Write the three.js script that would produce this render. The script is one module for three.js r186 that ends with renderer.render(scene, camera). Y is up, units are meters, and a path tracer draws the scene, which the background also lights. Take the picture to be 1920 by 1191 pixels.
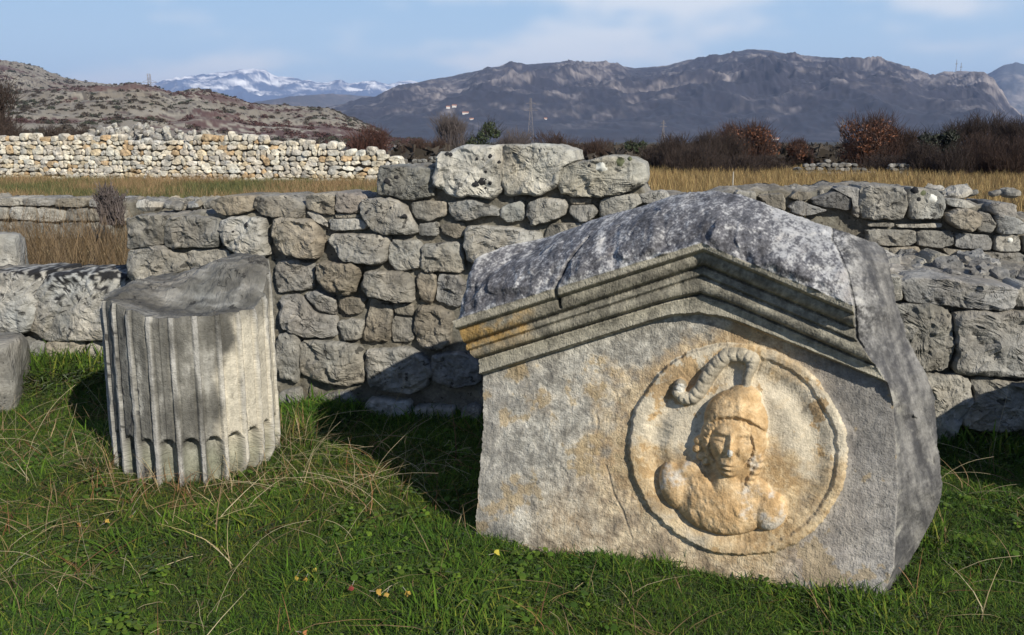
import * as THREE from 'three';
import { mergeGeometries, toCreasedNormals } from 'three/addons/utils/BufferGeometryUtils.js';

// ---------------------------------------------------------------- camera, sky, sun, exposure
const W = 1920, H = 1191, F = 1700, PITCH = 11 * Math.PI / 180, EYE = 1.55;
const scene = new THREE.Scene();
const camera = new THREE.PerspectiveCamera(2 * Math.atan(H / 2 / F) * 180 / Math.PI, W / H, 0.1, 60000);
camera.position.set(0, EYE, 0);
camera.rotation.set(-PITCH, 0, 0);
const renderer = new THREE.WebGLRenderer();
renderer.toneMapping = THREE.LinearToneMapping;
renderer.toneMappingExposure = 1.3;
renderer.shadowMap.enabled = true;

const SUN_AZ = 38 * Math.PI / 180, SUN_EL = 33 * Math.PI / 180;
const toSun = new THREE.Vector3(Math.sin(SUN_AZ) * Math.cos(SUN_EL), Math.sin(SUN_EL), Math.cos(SUN_AZ) * Math.cos(SUN_EL));
const sun = new THREE.DirectionalLight(new THREE.Color(1.0, 0.93, 0.8), 5);
sun.position.copy(toSun).multiplyScalar(60);
sun.target.position.set(0, 0, -5);
sun.castShadow = true;
Object.assign(sun.shadow.camera, { left: -40, right: 40, top: 30, bottom: -30, near: 1, far: 160 });
sun.shadow.mapSize.set(4096, 4096);
scene.add(sun, sun.target);
scene.fog = new THREE.FogExp2(new THREE.Color(0.48, 0.63, 1.0), 6.5e-5);

// ---------------------------------------------------------------- random and noise
function rng(seed) {
  let s = seed >>> 0;
  return () => { s = (s + 0x6d2b79f5) | 0; let t = Math.imul(s ^ (s >>> 15), 1 | s); t = (t + Math.imul(t ^ (t >>> 7), 61 | t)) ^ t; return ((t ^ (t >>> 14)) >>> 0) / 4294967296; };
}
const PERM = new Uint8Array(512), GRAD = new Float32Array(512 * 3);
{
  const r = rng(7), p = [...Array(256).keys()];
  for (let i = 255; i > 0; i--) { const j = Math.floor(r() * (i + 1)); [p[i], p[j]] = [p[j], p[i]]; }
  for (let i = 0; i < 512; i++) {
    PERM[i] = p[i & 255];
    const z = r() * 2 - 1, a = r() * Math.PI * 2, q = Math.sqrt(1 - z * z);
    GRAD[i * 3] = q * Math.cos(a); GRAD[i * 3 + 1] = q * Math.sin(a); GRAD[i * 3 + 2] = z;
  }
}
const fade = (t) => t * t * t * (t * (t * 6 - 15) + 10);
function noise(x, y, z = 0) {   // gradient noise, about -1..1
  let X = Math.floor(x), Y = Math.floor(y), Z = Math.floor(z);
  x -= X; y -= Y; z -= Z; X &= 255; Y &= 255; Z &= 255;
  const u = fade(x), v = fade(y), w = fade(z);
  const g = (i, a, b, c) => { i *= 3; return GRAD[i] * a + GRAD[i + 1] * b + GRAD[i + 2] * c; };
  const A = PERM[X] + Y, B = PERM[X + 1] + Y, AA = PERM[A & 255] + Z, AB = PERM[(A + 1) & 255] + Z, BA = PERM[B & 255] + Z, BB = PERM[(B + 1) & 255] + Z;
  const L = (a, b, t) => a + (b - a) * t;
  return 1.6 * L(L(L(g(PERM[AA & 255], x, y, z), g(PERM[BA & 255], x - 1, y, z), u), L(g(PERM[AB & 255], x, y - 1, z), g(PERM[BB & 255], x - 1, y - 1, z), u), v),
    L(L(g(PERM[(AA + 1) & 255], x, y, z - 1), g(PERM[(BA + 1) & 255], x - 1, y, z - 1), u), L(g(PERM[(AB + 1) & 255], x, y - 1, z - 1), g(PERM[(BB + 1) & 255], x - 1, y - 1, z - 1), u), v), w);
}
function fbm(x, y, z = 0, oct = 4, gain = 0.5) {
  let s = 0, a = 1, n = 0;
  for (let i = 0; i < oct; i++) { s += a * noise(x, y, z + i * 17.3); n += a; a *= gain; x *= 2.03; y *= 2.03; z *= 2.03; }
  return s / n;
}
const ridged = (x, y, z = 0, oct = 4) => {
  let s = 0, a = 1, n = 0;
  for (let i = 0; i < oct; i++) { s += a * (1 - 2 * Math.abs(noise(x, y, z + i * 9.1))); n += a; a *= 0.55; x *= 2.07; y *= 2.07; z *= 2.07; }
  return s / n;
};
// tileable fbm in x and y with whole-number period
function tnoise(x, y, per, seed) {
  const X = Math.floor(x), Y = Math.floor(y), u = x - X, v = y - Y, fu = fade(u), fv = fade(v);
  const g = (i, j, a, b) => { const h = PERM[(PERM[(((i % per) + per) % per + seed) & 255] + ((j % per) + per) % per) & 255] * 3; return GRAD[h] * a + GRAD[h + 1] * b; };
  const a = g(X, Y, u, v), b = g(X + 1, Y, u - 1, v), c = g(X, Y + 1, u, v - 1), d = g(X + 1, Y + 1, u - 1, v - 1);
  return 1.7 * (a + (b - a) * fu + (c - a + (a - b - c + d) * fu) * fv);
}
function tfbm(x, y, per, seed, oct = 5, gain = 0.55) {
  let s = 0, a = 1, n = 0;
  for (let i = 0; i < oct; i++) { s += a * tnoise(x * per, y * per, per, seed + i * 13); n += a; a *= gain; per *= 2; }
  return s / n;
}
// chipped rock: cells each with a plane of its own, joined over narrow edges
function chips(x, y, s) {
  const X = Math.floor(x), Y = Math.floor(y); let d1 = 9, d2 = 9, v1 = 0, v2 = 0;
  for (let j = -1; j <= 1; j++) for (let i = -1; i <= 1; i++) {
    const h = PERM[(PERM[(X + i + s) & 255] + Y + j) & 255] * 3, cx = X + i + 0.5 + 0.45 * GRAD[h], cy = Y + j + 0.5 + 0.45 * GRAD[h + 1], dx = x - cx, dy = y - cy, d = Math.hypot(dx, dy);
    const k = ((h + 51) % 750), v = 0.5 * GRAD[h + 2] + 0.9 * (GRAD[k] * dx + GRAD[k + 1] * dy);
    if (d < d1) { d2 = d1; v2 = v1; d1 = d; v1 = v; } else if (d < d2) { d2 = d; v2 = v; }
  }
  const t = 0.5 + 0.5 * Math.min(1, (d2 - d1) / 0.16); return v1 * t + v2 * (1 - t);
}
const clamp = (x, a = 0, b = 1) => Math.min(b, Math.max(a, x));
const lerp = (a, b, t) => a + (b - a) * t;
const smooth = (a, b, x) => { const t = clamp((x - a) / (b - a)); return t * t * (3 - 2 * t); };
const mix3 = (a, b, t) => [lerp(a[0], b[0], t), lerp(a[1], b[1], t), lerp(a[2], b[2], t)];
const scale3 = (a, k) => [a[0] * k, a[1] * k, a[2] * k];

// ---------------------------------------------------------------- sky: pale blue, thin high cloud
{
  const w = 1024, h = 512, data = new Float32Array(w * h * 4);
  for (let j = 0; j < h; j++) for (let i = 0; i < w; i++) {
    const el = ((j + 0.5) / h - 0.5) * Math.PI, az = ((i + 0.5) / w - 0.5) * Math.PI * 2;
    const x = Math.cos(az) * Math.cos(el), z = Math.sin(az) * Math.cos(el), y = Math.sin(el), e = Math.max(y, 0);
    let c = mix3([0.47, 0.64, 0.78], [0.22, 0.40, 0.64], smooth(0.02, 0.26, e));
    c = mix3(c, [0.045, 0.10, 0.25], smooth(0.16, 0.62, e));
    const q = 1 / (y + 0.16);
    const n = fbm(x * q * 0.9 + 3.1, z * q * 1.3 + 1.7, 2.2, 6, 0.58) + 0.45 * fbm(x * 5, y * 16, z * 5, 5, 0.6);
    const cl = smooth(-0.10, 0.26, n);
    c = mix3(c, [0.70, 0.745, 0.79], cl * 0.95 * (1 - 0.75 * smooth(0.25, 0.7, e)));
    if (y < 0) c = mix3(c, [0.16, 0.16, 0.14], smooth(0, -0.05, y));
    data.set([...c, 1], (j * w + i) * 4);
  }
  const t = new THREE.DataTexture(data, w, h, THREE.RGBAFormat, THREE.FloatType);
  t.mapping = THREE.EquirectangularReflectionMapping; t.magFilter = t.minFilter = THREE.LinearFilter; t.needsUpdate = true;
  scene.background = t; scene.environment = t;
}

// ---------------------------------------------------------------- textures and materials
function texture(n, f, srgb) {
  const d = new Uint8Array(n * n * 4);
  for (let j = 0; j < n; j++) for (let i = 0; i < n; i++) {
    const c = f(i / n, j / n), o = (j * n + i) * 4;
    for (let k = 0; k < 3; k++) d[o + k] = clamp(Array.isArray(c) ? c[k] : c) * 255;
    d[o + 3] = 255;
  }
  const t = new THREE.DataTexture(d, n, n); t.wrapS = t.wrapT = THREE.RepeatWrapping; t.magFilter = THREE.LinearFilter; t.minFilter = THREE.LinearFilter;
  if (srgb) t.colorSpace = THREE.SRGBColorSpace;
  t.needsUpdate = true; return t;
}
// weathered limestone: mottling, fine veins, pits, pale and black lichen specks
const limeColor = texture(1024, (x, y) => {
  const wx = x + 0.03 * tfbm(x, y, 5, 3, 3), wy = y + 0.03 * tfbm(x, y, 5, 91, 3);
  let v = 0.72 + 0.34 * tfbm(wx, wy, 4, 11, 8, 0.72) + 0.14 * tfbm(wx, wy, 32, 71, 4, 0.7);
  const vein = Math.abs(tfbm(wx, wy, 5, 40, 5, 0.6)); v -= 0.22 * (1 - smooth(0.0, 0.02, vein)) * smooth(0.0, 0.25, tfbm(x, y, 4, 66, 3));
  const pale = smooth(0.12, 0.32, tfbm(wx, wy, 9, 77, 5, 0.6)); v = lerp(v, 0.95, pale * 0.5);
  const dark = smooth(0.30, 0.40, tfbm(x, y, 14, 120, 4, 0.6)); v *= 1 - 0.45 * dark;
  const warm = tfbm(x, y, 3, 55, 4) * 0.09;
  v = 0.72 * Math.pow(Math.max(v, 0.05) / 0.74, 2.1);
  return [v * (1 + warm), v, v * (1 - warm * 1.1)];
});
const limeBump = texture(1024, (x, y) => {
  const wx = x + 0.04 * tfbm(x, y, 4, 3, 3), wy = y + 0.04 * tfbm(x, y, 4, 91, 3);
  let v = 0.55 + 0.42 * tfbm(wx, wy, 6, 33, 8, 0.70);
  v -= 0.16 * (1 - smooth(0, 0.02, Math.abs(tfbm(wx, wy, 5, 40, 5, 0.6)))) * smooth(0.0, 0.25, tfbm(x, y, 4, 66, 3));
  return v;
});
// tooled, grainy face of dressed stone
const grainColor = texture(1024, (x, y) => {
  let v = 0.76 + 0.30 * tfbm(x, y, 6, 5, 8, 0.76) + 0.12 * tfbm(x, y, 64, 21, 3, 0.7);
  v *= 1 - 0.30 * smooth(0.22, 0.5, tfbm(x, y, 7, 9, 6, 0.7));
  v = 0.74 * Math.pow(Math.max(v, 0.05) / 0.74, 2.0);
  return [v, v, v * 0.99];
});
const grainBump = texture(1024, (x, y) => {
  let v = 0.55 + 0.36 * tfbm(x, y, 14, 2, 6, 0.75) + 0.16 * tfbm(x, y, 90, 28, 2, 0.7);
  return v;
});
function rep(t, k) { const c = t.clone(); c.repeat.set(k, k); c.needsUpdate = true; return c; }
const std = (o) => new THREE.MeshStandardMaterial({ roughness: 0.93, metalness: 0, ...o });
const M = {
  lime: std({ vertexColors: true, map: rep(limeColor, 1.0), bumpMap: rep(limeBump, 1.0), bumpScale: 0.05 }),
  limeSmall: std({ vertexColors: true, map: rep(limeColor, 0.55), bumpMap: rep(limeBump, 0.55), bumpScale: 0.04 }),
  mortar: std({ vertexColors: true, map: rep(limeColor, 2.0), bumpMap: rep(limeBump, 2.2), bumpScale: 0.02, roughness: 1 }),
  dressed: std({ vertexColors: true, map: rep(grainColor, 1.6), bumpMap: rep(grainBump, 1.6), bumpScale: 0.010 }),
  worn: std({ vertexColors: true, map: rep(grainColor, 1.6), bumpMap: rep(grainBump, 1.6), bumpScale: 0.007 }),
  lichen: std({ color: new THREE.Color().setRGB(0.016, 0.016, 0.018), roughness: 1 }),
  paleLichen: std({ color: new THREE.Color().setRGB(0.62, 0.62, 0.57), roughness: 1 }),
  oliveLichen: std({ color: new THREE.Color().setRGB(0.10, 0.11, 0.06), roughness: 1 }),
  terrain: std({ vertexColors: true, roughness: 1 }),
  twig: std({ vertexColors: true, roughness: 1 }),
  leaf: new THREE.MeshPhysicalMaterial({ vertexColors: true, roughness: 0.85, transmission: 0.35, thickness: 0, side: THREE.DoubleSide }),
  blade: new THREE.MeshPhysicalMaterial({ vertexColors: true, roughness: 0.95, specularIntensity: 0.4, transmission: 0.35, thickness: 0, side: THREE.DoubleSide }),
  straw: std({ vertexColors: true, roughness: 0.8, side: THREE.DoubleSide }),
  steel: std({ color: new THREE.Color().setRGB(0.22, 0.20, 0.20), roughness: 0.7 }),
  post: std({ color: new THREE.Color().setRGB(0.35, 0.33, 0.29) }),
  plaster: std({ color: new THREE.Color().setRGB(0.55, 0.53, 0.50) }),
  roof: std({ color: new THREE.Color().setRGB(0.42, 0.19, 0.1) }),
  darkGlass: std({ color: new THREE.Color().setRGB(0.03, 0.03, 0.04), roughness: 0.3 }),
};

// ---------------------------------------------------------------- building helpers
const used = {};
function numbered(name) { const n = used[name] = (used[name] ?? -1) + 1; return n ? `${name}_${String(n).padStart(3, '0')}` : name; }
function tag(o, label, category, group) { o.userData.label = label; if (category) o.userData.category = category; if (group) o.userData.group = group; return o; }
function thing(name, label, category, [x, y, z] = [0, 0, 0], group) {
  const g = new THREE.Group(); g.name = numbered(name); g.position.set(x, y, z); scene.add(g);
  return tag(g, label, category, group);
}
function mesh(name, geo, mat, parent, kind) {
  const m = new THREE.Mesh(geo, mat); m.name = parent ? name : numbered(name); m.castShadow = m.receiveShadow = true;
  if (kind) m.userData.kind = kind;
  (parent ?? scene).add(m); return m;
}
function geometry(pos, idx, col, uv) {
  const g = new THREE.BufferGeometry();
  g.setAttribute('position', new THREE.BufferAttribute(pos instanceof Float32Array ? pos : new Float32Array(pos), 3));
  if (col) g.setAttribute('color', new THREE.BufferAttribute(col instanceof Float32Array ? col : new Float32Array(col), 3));
  if (uv) g.setAttribute('uv', new THREE.BufferAttribute(uv instanceof Float32Array ? uv : new Float32Array(uv), 2));
  g.setIndex(idx); g.computeVertexNormals(); return g;
}
// a line of sight through the photograph (1920 x 1191) used to read positions off it
function sight(px, py) {
  const x = (px - W / 2) / F, y = -(py - H / 2) / F;
  return new THREE.Vector3(x, y * Math.cos(PITCH) - Math.sin(PITCH), -Math.cos(PITCH) - y * Math.sin(PITCH));
}
const V3 = (x, y, z) => new THREE.Vector3(x, y, z);
const eye = V3(0, EYE, 0);
function plane(o, U, V = V3(0, 1, 0)) { U = U.clone().normalize(); V = V.clone().normalize(); return { o, U, V, N: V3().crossVectors(U, V).normalize() }; }
function onPlane(P, px, py, off = 0) {   // photograph -> (s, t) on a plane moved off along its normal
  const d = sight(px, py), o = P.o.clone().addScaledVector(P.N, off), k = o.clone().sub(eye).dot(P.N) / d.dot(P.N);
  const q = eye.clone().addScaledVector(d, k).sub(o);
  return [q.dot(P.U), q.dot(P.V)];
}
const toWorld = (P, s, t, z = 0) => P.o.clone().addScaledVector(P.U, s).addScaledVector(P.V, t).addScaledVector(P.N, z);
function onGround(px, py, y = 0) { const d = sight(px, py); return eye.clone().addScaledVector(d, (y - EYE) / d.y); }
function atDistance(px, py, dist) { const d = sight(px, py), k = dist / Math.hypot(d.x, d.z); return eye.clone().addScaledVector(d, k); }
// ---------------------------------------------------------------- ground
function groundH(x, z) {
  const d = -z;
  let h = 0.035 * noise(x * 0.9, z * 0.9, 3) + 0.02 * noise(x * 2.6, z * 2.6, 8);
  h += 0.10 * smooth(4.6, 5.4, d) * smooth(-1.6, -2.6, x) * smooth(20, 9, d);
  h += 0.05 * Math.exp(-((x + 1.5) ** 2 + (z + 4.2) ** 2) / 0.5);
  h *= smooth(120, 60, d) * smooth(30, 12, Math.abs(x));
  return h;
}
{
  const rad = [0], pos = [], col = [], idx = [], NA = 240;
  for (let r = 0.4; r < 26000; r *= r < 12 ? 1.035 : 1.12) rad.push(r);
  rad.push(26000);
  for (const r of rad) for (let a = 0; a < NA; a++) {
    const th = a / NA * Math.PI * 2, x = r * Math.cos(th), z = r * Math.sin(th);
    pos.push(x, (r > 60 ? -0.02 : 0) + groundH(x, z), z);
    const n = fbm(x * 0.35, z * 0.35, 1, 4), d = Math.hypot(x, z);
    let c = mix3([0.018, 0.024, 0.008], [0.032, 0.029, 0.014], smooth(-0.2, 0.35, n));
    if (d > 7) c = mix3(c, x > 0 ? [0.20, 0.135, 0.05] : [0.10, 0.095, 0.035], smooth(7, 12, d) * smooth(-0.4, 0.3, n + 0.25));
    if (d > 48) c = mix3(c, [0.022, 0.022, 0.020], smooth(48, 70, d));
    col.push(...c);
  }
  for (let i = 0; i + 1 < rad.length; i++) for (let a = 0; a < NA; a++) {
    const b = (a + 1) % NA, p = i * NA + a, q = i * NA + b; idx.push(p, p + NA, q, q, p + NA, q + NA);
  }
  const g = geometry(pos, idx.reverse(), col);
  if (g.attributes.normal.getY(NA * 3) < 0) { g.setIndex(idx.reverse()); g.computeVertexNormals(); }
  tag(mesh('ground', g, M.terrain, null, 'structure'), 'turf and dry meadow plain running out to the hills', 'ground');
}

// ---------------------------------------------------------------- hills and mountains
// the skyline as read off the photograph, a foot line nearer to the viewer, gullied slopes between
const slopes = {};
function range(name, label, skyline, crest, foot, o) {
  const x0 = o.x0 ?? skyline[0][0], x1 = o.x1 ?? skyline.at(-1)[0], nx = Math.round((x1 - x0) / (o.step ?? 3)), nt = o.rows ?? 110, pos = [], col = [], idx = [];
  const top = (px) => { let i = 0; while (i < skyline.length - 2 && px > skyline[i + 1][0]) i++; const [a, b] = [skyline[i], skyline[i + 1]], t = clamp((px - a[0]) / (b[0] - a[0])); return lerp(a[1], b[1], t * t * (3 - 2 * t) * 0.5 + t * 0.5); };
  for (let i = 0; i <= nx; i++) {
    const px = lerp(x0, x1, i / nx), s = sight(px, 265), L = Math.hypot(s.x, s.z), dx = s.x / L, dz = s.z / L;
    const D = crest * (1 + 0.12 * noise(px * 0.006, 4, o.seed)), hc = Math.max(atDistance(px, top(px) , D).y, 4) + (o.rough ?? 0) * crest * 0.0016 * fbm(px * 0.09, o.seed, 2, 4);
    for (let k = 0; k <= nt + 4; k++) {
      const t = k / nt, d = lerp(foot, D, t), x = dx * d, z = dz * d, q = o.grain ?? 420;
      let y;
      if (t <= 1) {
        const body = Math.pow(t, o.pow ?? 1.25) * (1 - 0.0 * t);
        const gul = ridged(x / q, z / q, o.seed, 5), env = Math.sin(Math.PI * Math.min(1, t * 1.02)) * 0.9;
        y = hc * clamp(body + env * (o.relief ?? 0.16) * gul, -0.05, 1.0 - 0.12 * (1 - t)) + hc * 0.010 * fbm(x / q * 9, z / q * 9, 3, 3) * env;
        if (t > 0.9) y = lerp(y, hc, smooth(0.9, 1, t));
      } else y = hc * (1 - (t - 1) * 14);
      pos.push(x, y - (t < 0.02 ? 6 : 0), z);
      col.push(...o.color(x, y, z, t, hc, px));
    }
  }
  const m = nt + 5; slopes[name] = { pos, m, nt, nx, x0, x1 };
  for (let i = 0; i < nx; i++) for (let k = 0; k < m - 1; k++) { const a = i * m + k; idx.push(a, a + m, a + 1, a + 1, a + m, a + m + 1); }
  tag(mesh(name, geometry(pos, idx, col), M.terrain, null, 'structure'), label, name.replace('_', ' '));
}
const scrubRock = (q, scrub, rock, bias, sx = 1) => (x, y, z, t, hc) => {
  const n = fbm(x / q, y / q * 2, z / q, 5, 0.62) + bias + 0.35 * fbm(x / q * 7, y / q * 7, z / q * 7, 3, 0.7);
  const f = fbm(x / q * 16, y / q * 16, z / q * 16, 2);
  return scale3(mix3(scrub, rock, smooth(-0.12, 0.42, n)), 1 + 0.45 * f);
};
range('snowy_mountains', 'snow covered mountains far away under the sky on the left',
  [[-200, 190], [120, 185], [240, 172], [270, 164], [300, 155], [340, 146], [380, 141], [430, 135], [470, 130], [500, 131], [520, 142], [545, 145], [580, 151], [612, 156], [640, 149], [660, 157], [700, 152], [730, 158], [770, 151], [800, 157], [860, 150], [1000, 160], [1200, 170]], 15000, 10500,
  { seed: 1.3, rows: 90, step: 2.6, pow: 1.0, relief: 0.34, grain: 1300, rough: 1.2, color: (x, y, z, t, hc) => {
    const n = 0.9 * fbm(x / 420, y / 130, z / 420, 5, 0.66) + 0.25 * ridged(x / 700, z / 700, 2, 4) + 1.0 * (y / 1150 - 0.86);
    return mix3([0.05, 0.085, 0.17], [0.80, 0.80, 0.82], smooth(-0.12, 0.26, n));
  } });
range('far_right_mountain', 'bluish rocky summit at the far right of the skyline',
  [[1560, 240], [1700, 200], [1800, 160], [1842, 138], [1868, 123], [1888, 118], [1903, 121], [1922, 130], [1990, 120], [2100, 140], [2300, 150]], 9500, 7000,
  { seed: 5.1, rows: 80, relief: 0.2, grain: 700, rough: 0.8, color: scrubRock(380, [0.035, 0.045, 0.06], [0.20, 0.18, 0.17], -0.05) });
range('low_ridge', 'low purplish ridge at the foot of the snowy mountains',
  [[330, 230], [430, 204], [490, 190], [560, 180], [620, 176], [690, 180], [760, 200], [900, 215]], 7500, 6000,
  { seed: 8.4, rows: 50, relief: 0.14, grain: 600, rough: 0.6, color: scrubRock(300, [0.045, 0.045, 0.05], [0.13, 0.105, 0.10], 0.0) });
range('mountain', 'long dark scrub covered mountain with pale rock faces behind the meadow',
  [[480, 262], [560, 228], [620, 200], [700, 183], [760, 160], [830, 147], [880, 137], [930, 127], [955, 119], [985, 122], [1050, 118], [1110, 117], [1150, 124], [1190, 129], [1240, 125], [1290, 113], [1330, 108], [1360, 101], [1400, 94], [1430, 96], [1480, 104], [1550, 110], [1600, 113], [1640, 112], [1670, 120], [1700, 132], [1732, 142], [1780, 137], [1832, 136], [1848, 146], [1868, 172], [1890, 200], [1912, 216], [2000, 235], [2200, 240]], 5200, 2500,
  { seed: 2.7, rows: 150, step: 2.3, pow: 1.15, relief: 0.34, grain: 520, rough: 0.5, color: (x, y, z, t, hc, px) => {
    const q = 260, n = fbm(x / q, y / q * 1.6, z / q, 5, 0.65) + 0.4 * fbm(x / 60, y / 40, z / 60, 3, 0.7);
    const right = smooth(1560, 1800, px) * smooth(0.35, 0.6, t), mid = smooth(760, 850, px) * smooth(1220, 1060, px) * smooth(0.3, 0.5, t) * smooth(1.0, 0.8, t);
    const f = fbm(x / 22, y / 22, z / 22, 2);
    let c = mix3([0.020, 0.020, 0.032], [0.185, 0.163, 0.158], smooth(-0.12, 0.30, n - 0.09 + 0.28 * right + 0.16 * mid));
    c = mix3(c, [0.24, 0.21, 0.20], smooth(0.14, 0.36, n + 0.22 * right - 0.10));
    c = mix3(c, [0.016, 0.020, 0.034], smooth(0.34, 0.12, t + 0.12 * n) * 0.85);
    const g = fbm(x / 34, y / 26, z / 34, 3, 0.7), g2 = noise(x / 11, y / 9, z / 11);
    c = mix3(c, [0.018, 0.017, 0.026], smooth(-0.02, 0.14, g + 0.12 * g2 - 0.02 - 0.1 * right) * 0.75);
    return scale3(c, 1 + 0.6 * f + 0.25 * g2);
  } });
const hillColor = (red) => (x, y, z, t, hc) => {
  const n = fbm(x / 46, y / 20, z / 46, 5, 0.6), f = fbm(x / 6, y / 4, z / 6, 3, 0.7), r = fbm(x / 120 + 5, y / 14, z / 120, 4);
  let c = mix3([0.185, 0.16, 0.125], [0.30, 0.272, 0.222], smooth(-0.2, 0.4, n));
  c = mix3(c, [0.040, 0.033, 0.028], smooth(0.0, 0.16, f + 0.5 * n - 0.06) * 0.8);
  c = mix3(c, [0.075, 0.030, 0.028], smooth(0.04, 0.16, r + 0.5 * f + red - 0.15) * 0.75);
  return scale3(c, 1 + 0.35 * f);
};
range('left_hill', 'stony hill with dry scrub rising at the far left',
  [[-300, 90], [-120, 98], [0, 112], [40, 117], [85, 126], [105, 137], [140, 149], [185, 156], [235, 161], [300, 180], [380, 215], [460, 250]], 1500, 700,
  { seed: 3.9, rows: 130, step: 2, relief: 0.16, grain: 150, rough: 0.9, color: hillColor(0.02) });
range('middle_hill', 'brown stony hillside with red scrub running down behind the pale wall',
  [[-200, 190], [0, 175], [120, 166], [220, 161], [258, 157], [300, 164], [330, 175], [370, 167], [400, 172], [440, 183], [480, 195], [520, 197], [560, 200], [620, 204], [660, 221], [700, 238], [740, 260], [790, 276]], 900, 260,
  { seed: 6.2, rows: 150, step: 2, pow: 1.1, relief: 0.2, grain: 90, rough: 0.9, color: hillColor(0.06) });

// the point of a slope that a line of sight through (px, py) meets
function onSlope(name, px, py) {
  const { pos, m, nt, nx, x0, x1 } = slopes[name], i = Math.round(clamp((px - x0) / (x1 - x0)) * nx);
  for (let k = 0; k < nt; k++) { const a = (i * m + k) * 3, d = Math.hypot(pos[a], pos[a + 2]), s = sight(px, py), e = EYE + s.y / Math.hypot(s.x, s.z) * d; if (pos[a + 1] >= e) return V3(pos[a], pos[a + 1], pos[a + 2]); }
  return null;
}
// scrub dotted over the near hills
{
  const r = rng(515), variants = [[0.05, 0.04, 0.03], [0.075, 0.035, 0.03], [0.035, 0.04, 0.025]].map((base) => {
    const pos = [], col = [], idx = []; for (let i = 0; i < 46; i++) { const a = r() * 6.283, q = Math.sqrt(r()), y = r(), p = V3(q * Math.cos(a) * (1.1 - 0.5 * y), y * 0.9, q * Math.sin(a) * (1.1 - 0.5 * y)), o = pos.length / 3, c = scale3(base, 0.6 + 0.8 * r()); for (let k = 0; k < 3; k++) { pos.push(p.x + (r() - 0.5) * 0.8, p.y + (r() - 0.5) * 0.8, p.z + (r() - 0.5) * 0.8); col.push(...c); } idx.push(o, o + 1, o + 2); }
    return geometry(pos, idx, col);
  });
  const root = new THREE.Group(); root.name = 'scrub'; root.userData = { label: 'low leafless scrub dotted over the stony hills at left', category: 'scrub', kind: 'stuff' }; scene.add(root);
  const spots = [[], [], []];
  for (const name of ['middle_hill', 'left_hill']) { const { pos, m, nt, nx } = slopes[name]; for (let n = 0; n < (name === 'middle_hill' ? 9000 : 4200); n++) { const i = Math.floor(r() * nx), k = Math.floor(nt * (0.02 + 0.98 * r())), a = (i * m + k) * 3, x = pos[a], y = pos[a + 1], z = pos[a + 2], q = fbm(x / 40, z / 40, 3, 3), red = fbm(x / 120 + 5, y / 14, z / 120, 4); if (q + 0.35 * (r() - 0.5) < 0.02) continue; spots[red > 0.10 && r() < 0.8 ? 1 : r() < 0.3 ? 2 : 0].push([x, y - 0.3, z, (name === 'middle_hill' ? 0.7 + 1.5 * r() ** 2 : 1.3 + 2.4 * r() ** 2)]); } }
  for (let n = 0; n < 2600; n++) { const d = lerp(50, 130, r()), a = lerp(-0.12, 0.7, r()); spots[0].push([a * d, -0.1, -d, 0.7 + 0.9 * r() ** 2]); }
  spots.forEach((list, v) => { const im = new THREE.InstancedMesh(variants[v], std({ vertexColors: true, roughness: 1, side: THREE.DoubleSide }), list.length), mt = new THREE.Matrix4(); im.name = 'scrub_bush'; im.userData.kind = 'stuff'; list.forEach(([x, y, z, s], i) => im.setMatrixAt(i, mt.compose(V3(x, y, z), new THREE.Quaternion().setFromAxisAngle(V3(0, 1, 0), r() * 6.28), V3(s, s * 0.8, s)))); root.add(im); });
}
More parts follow.
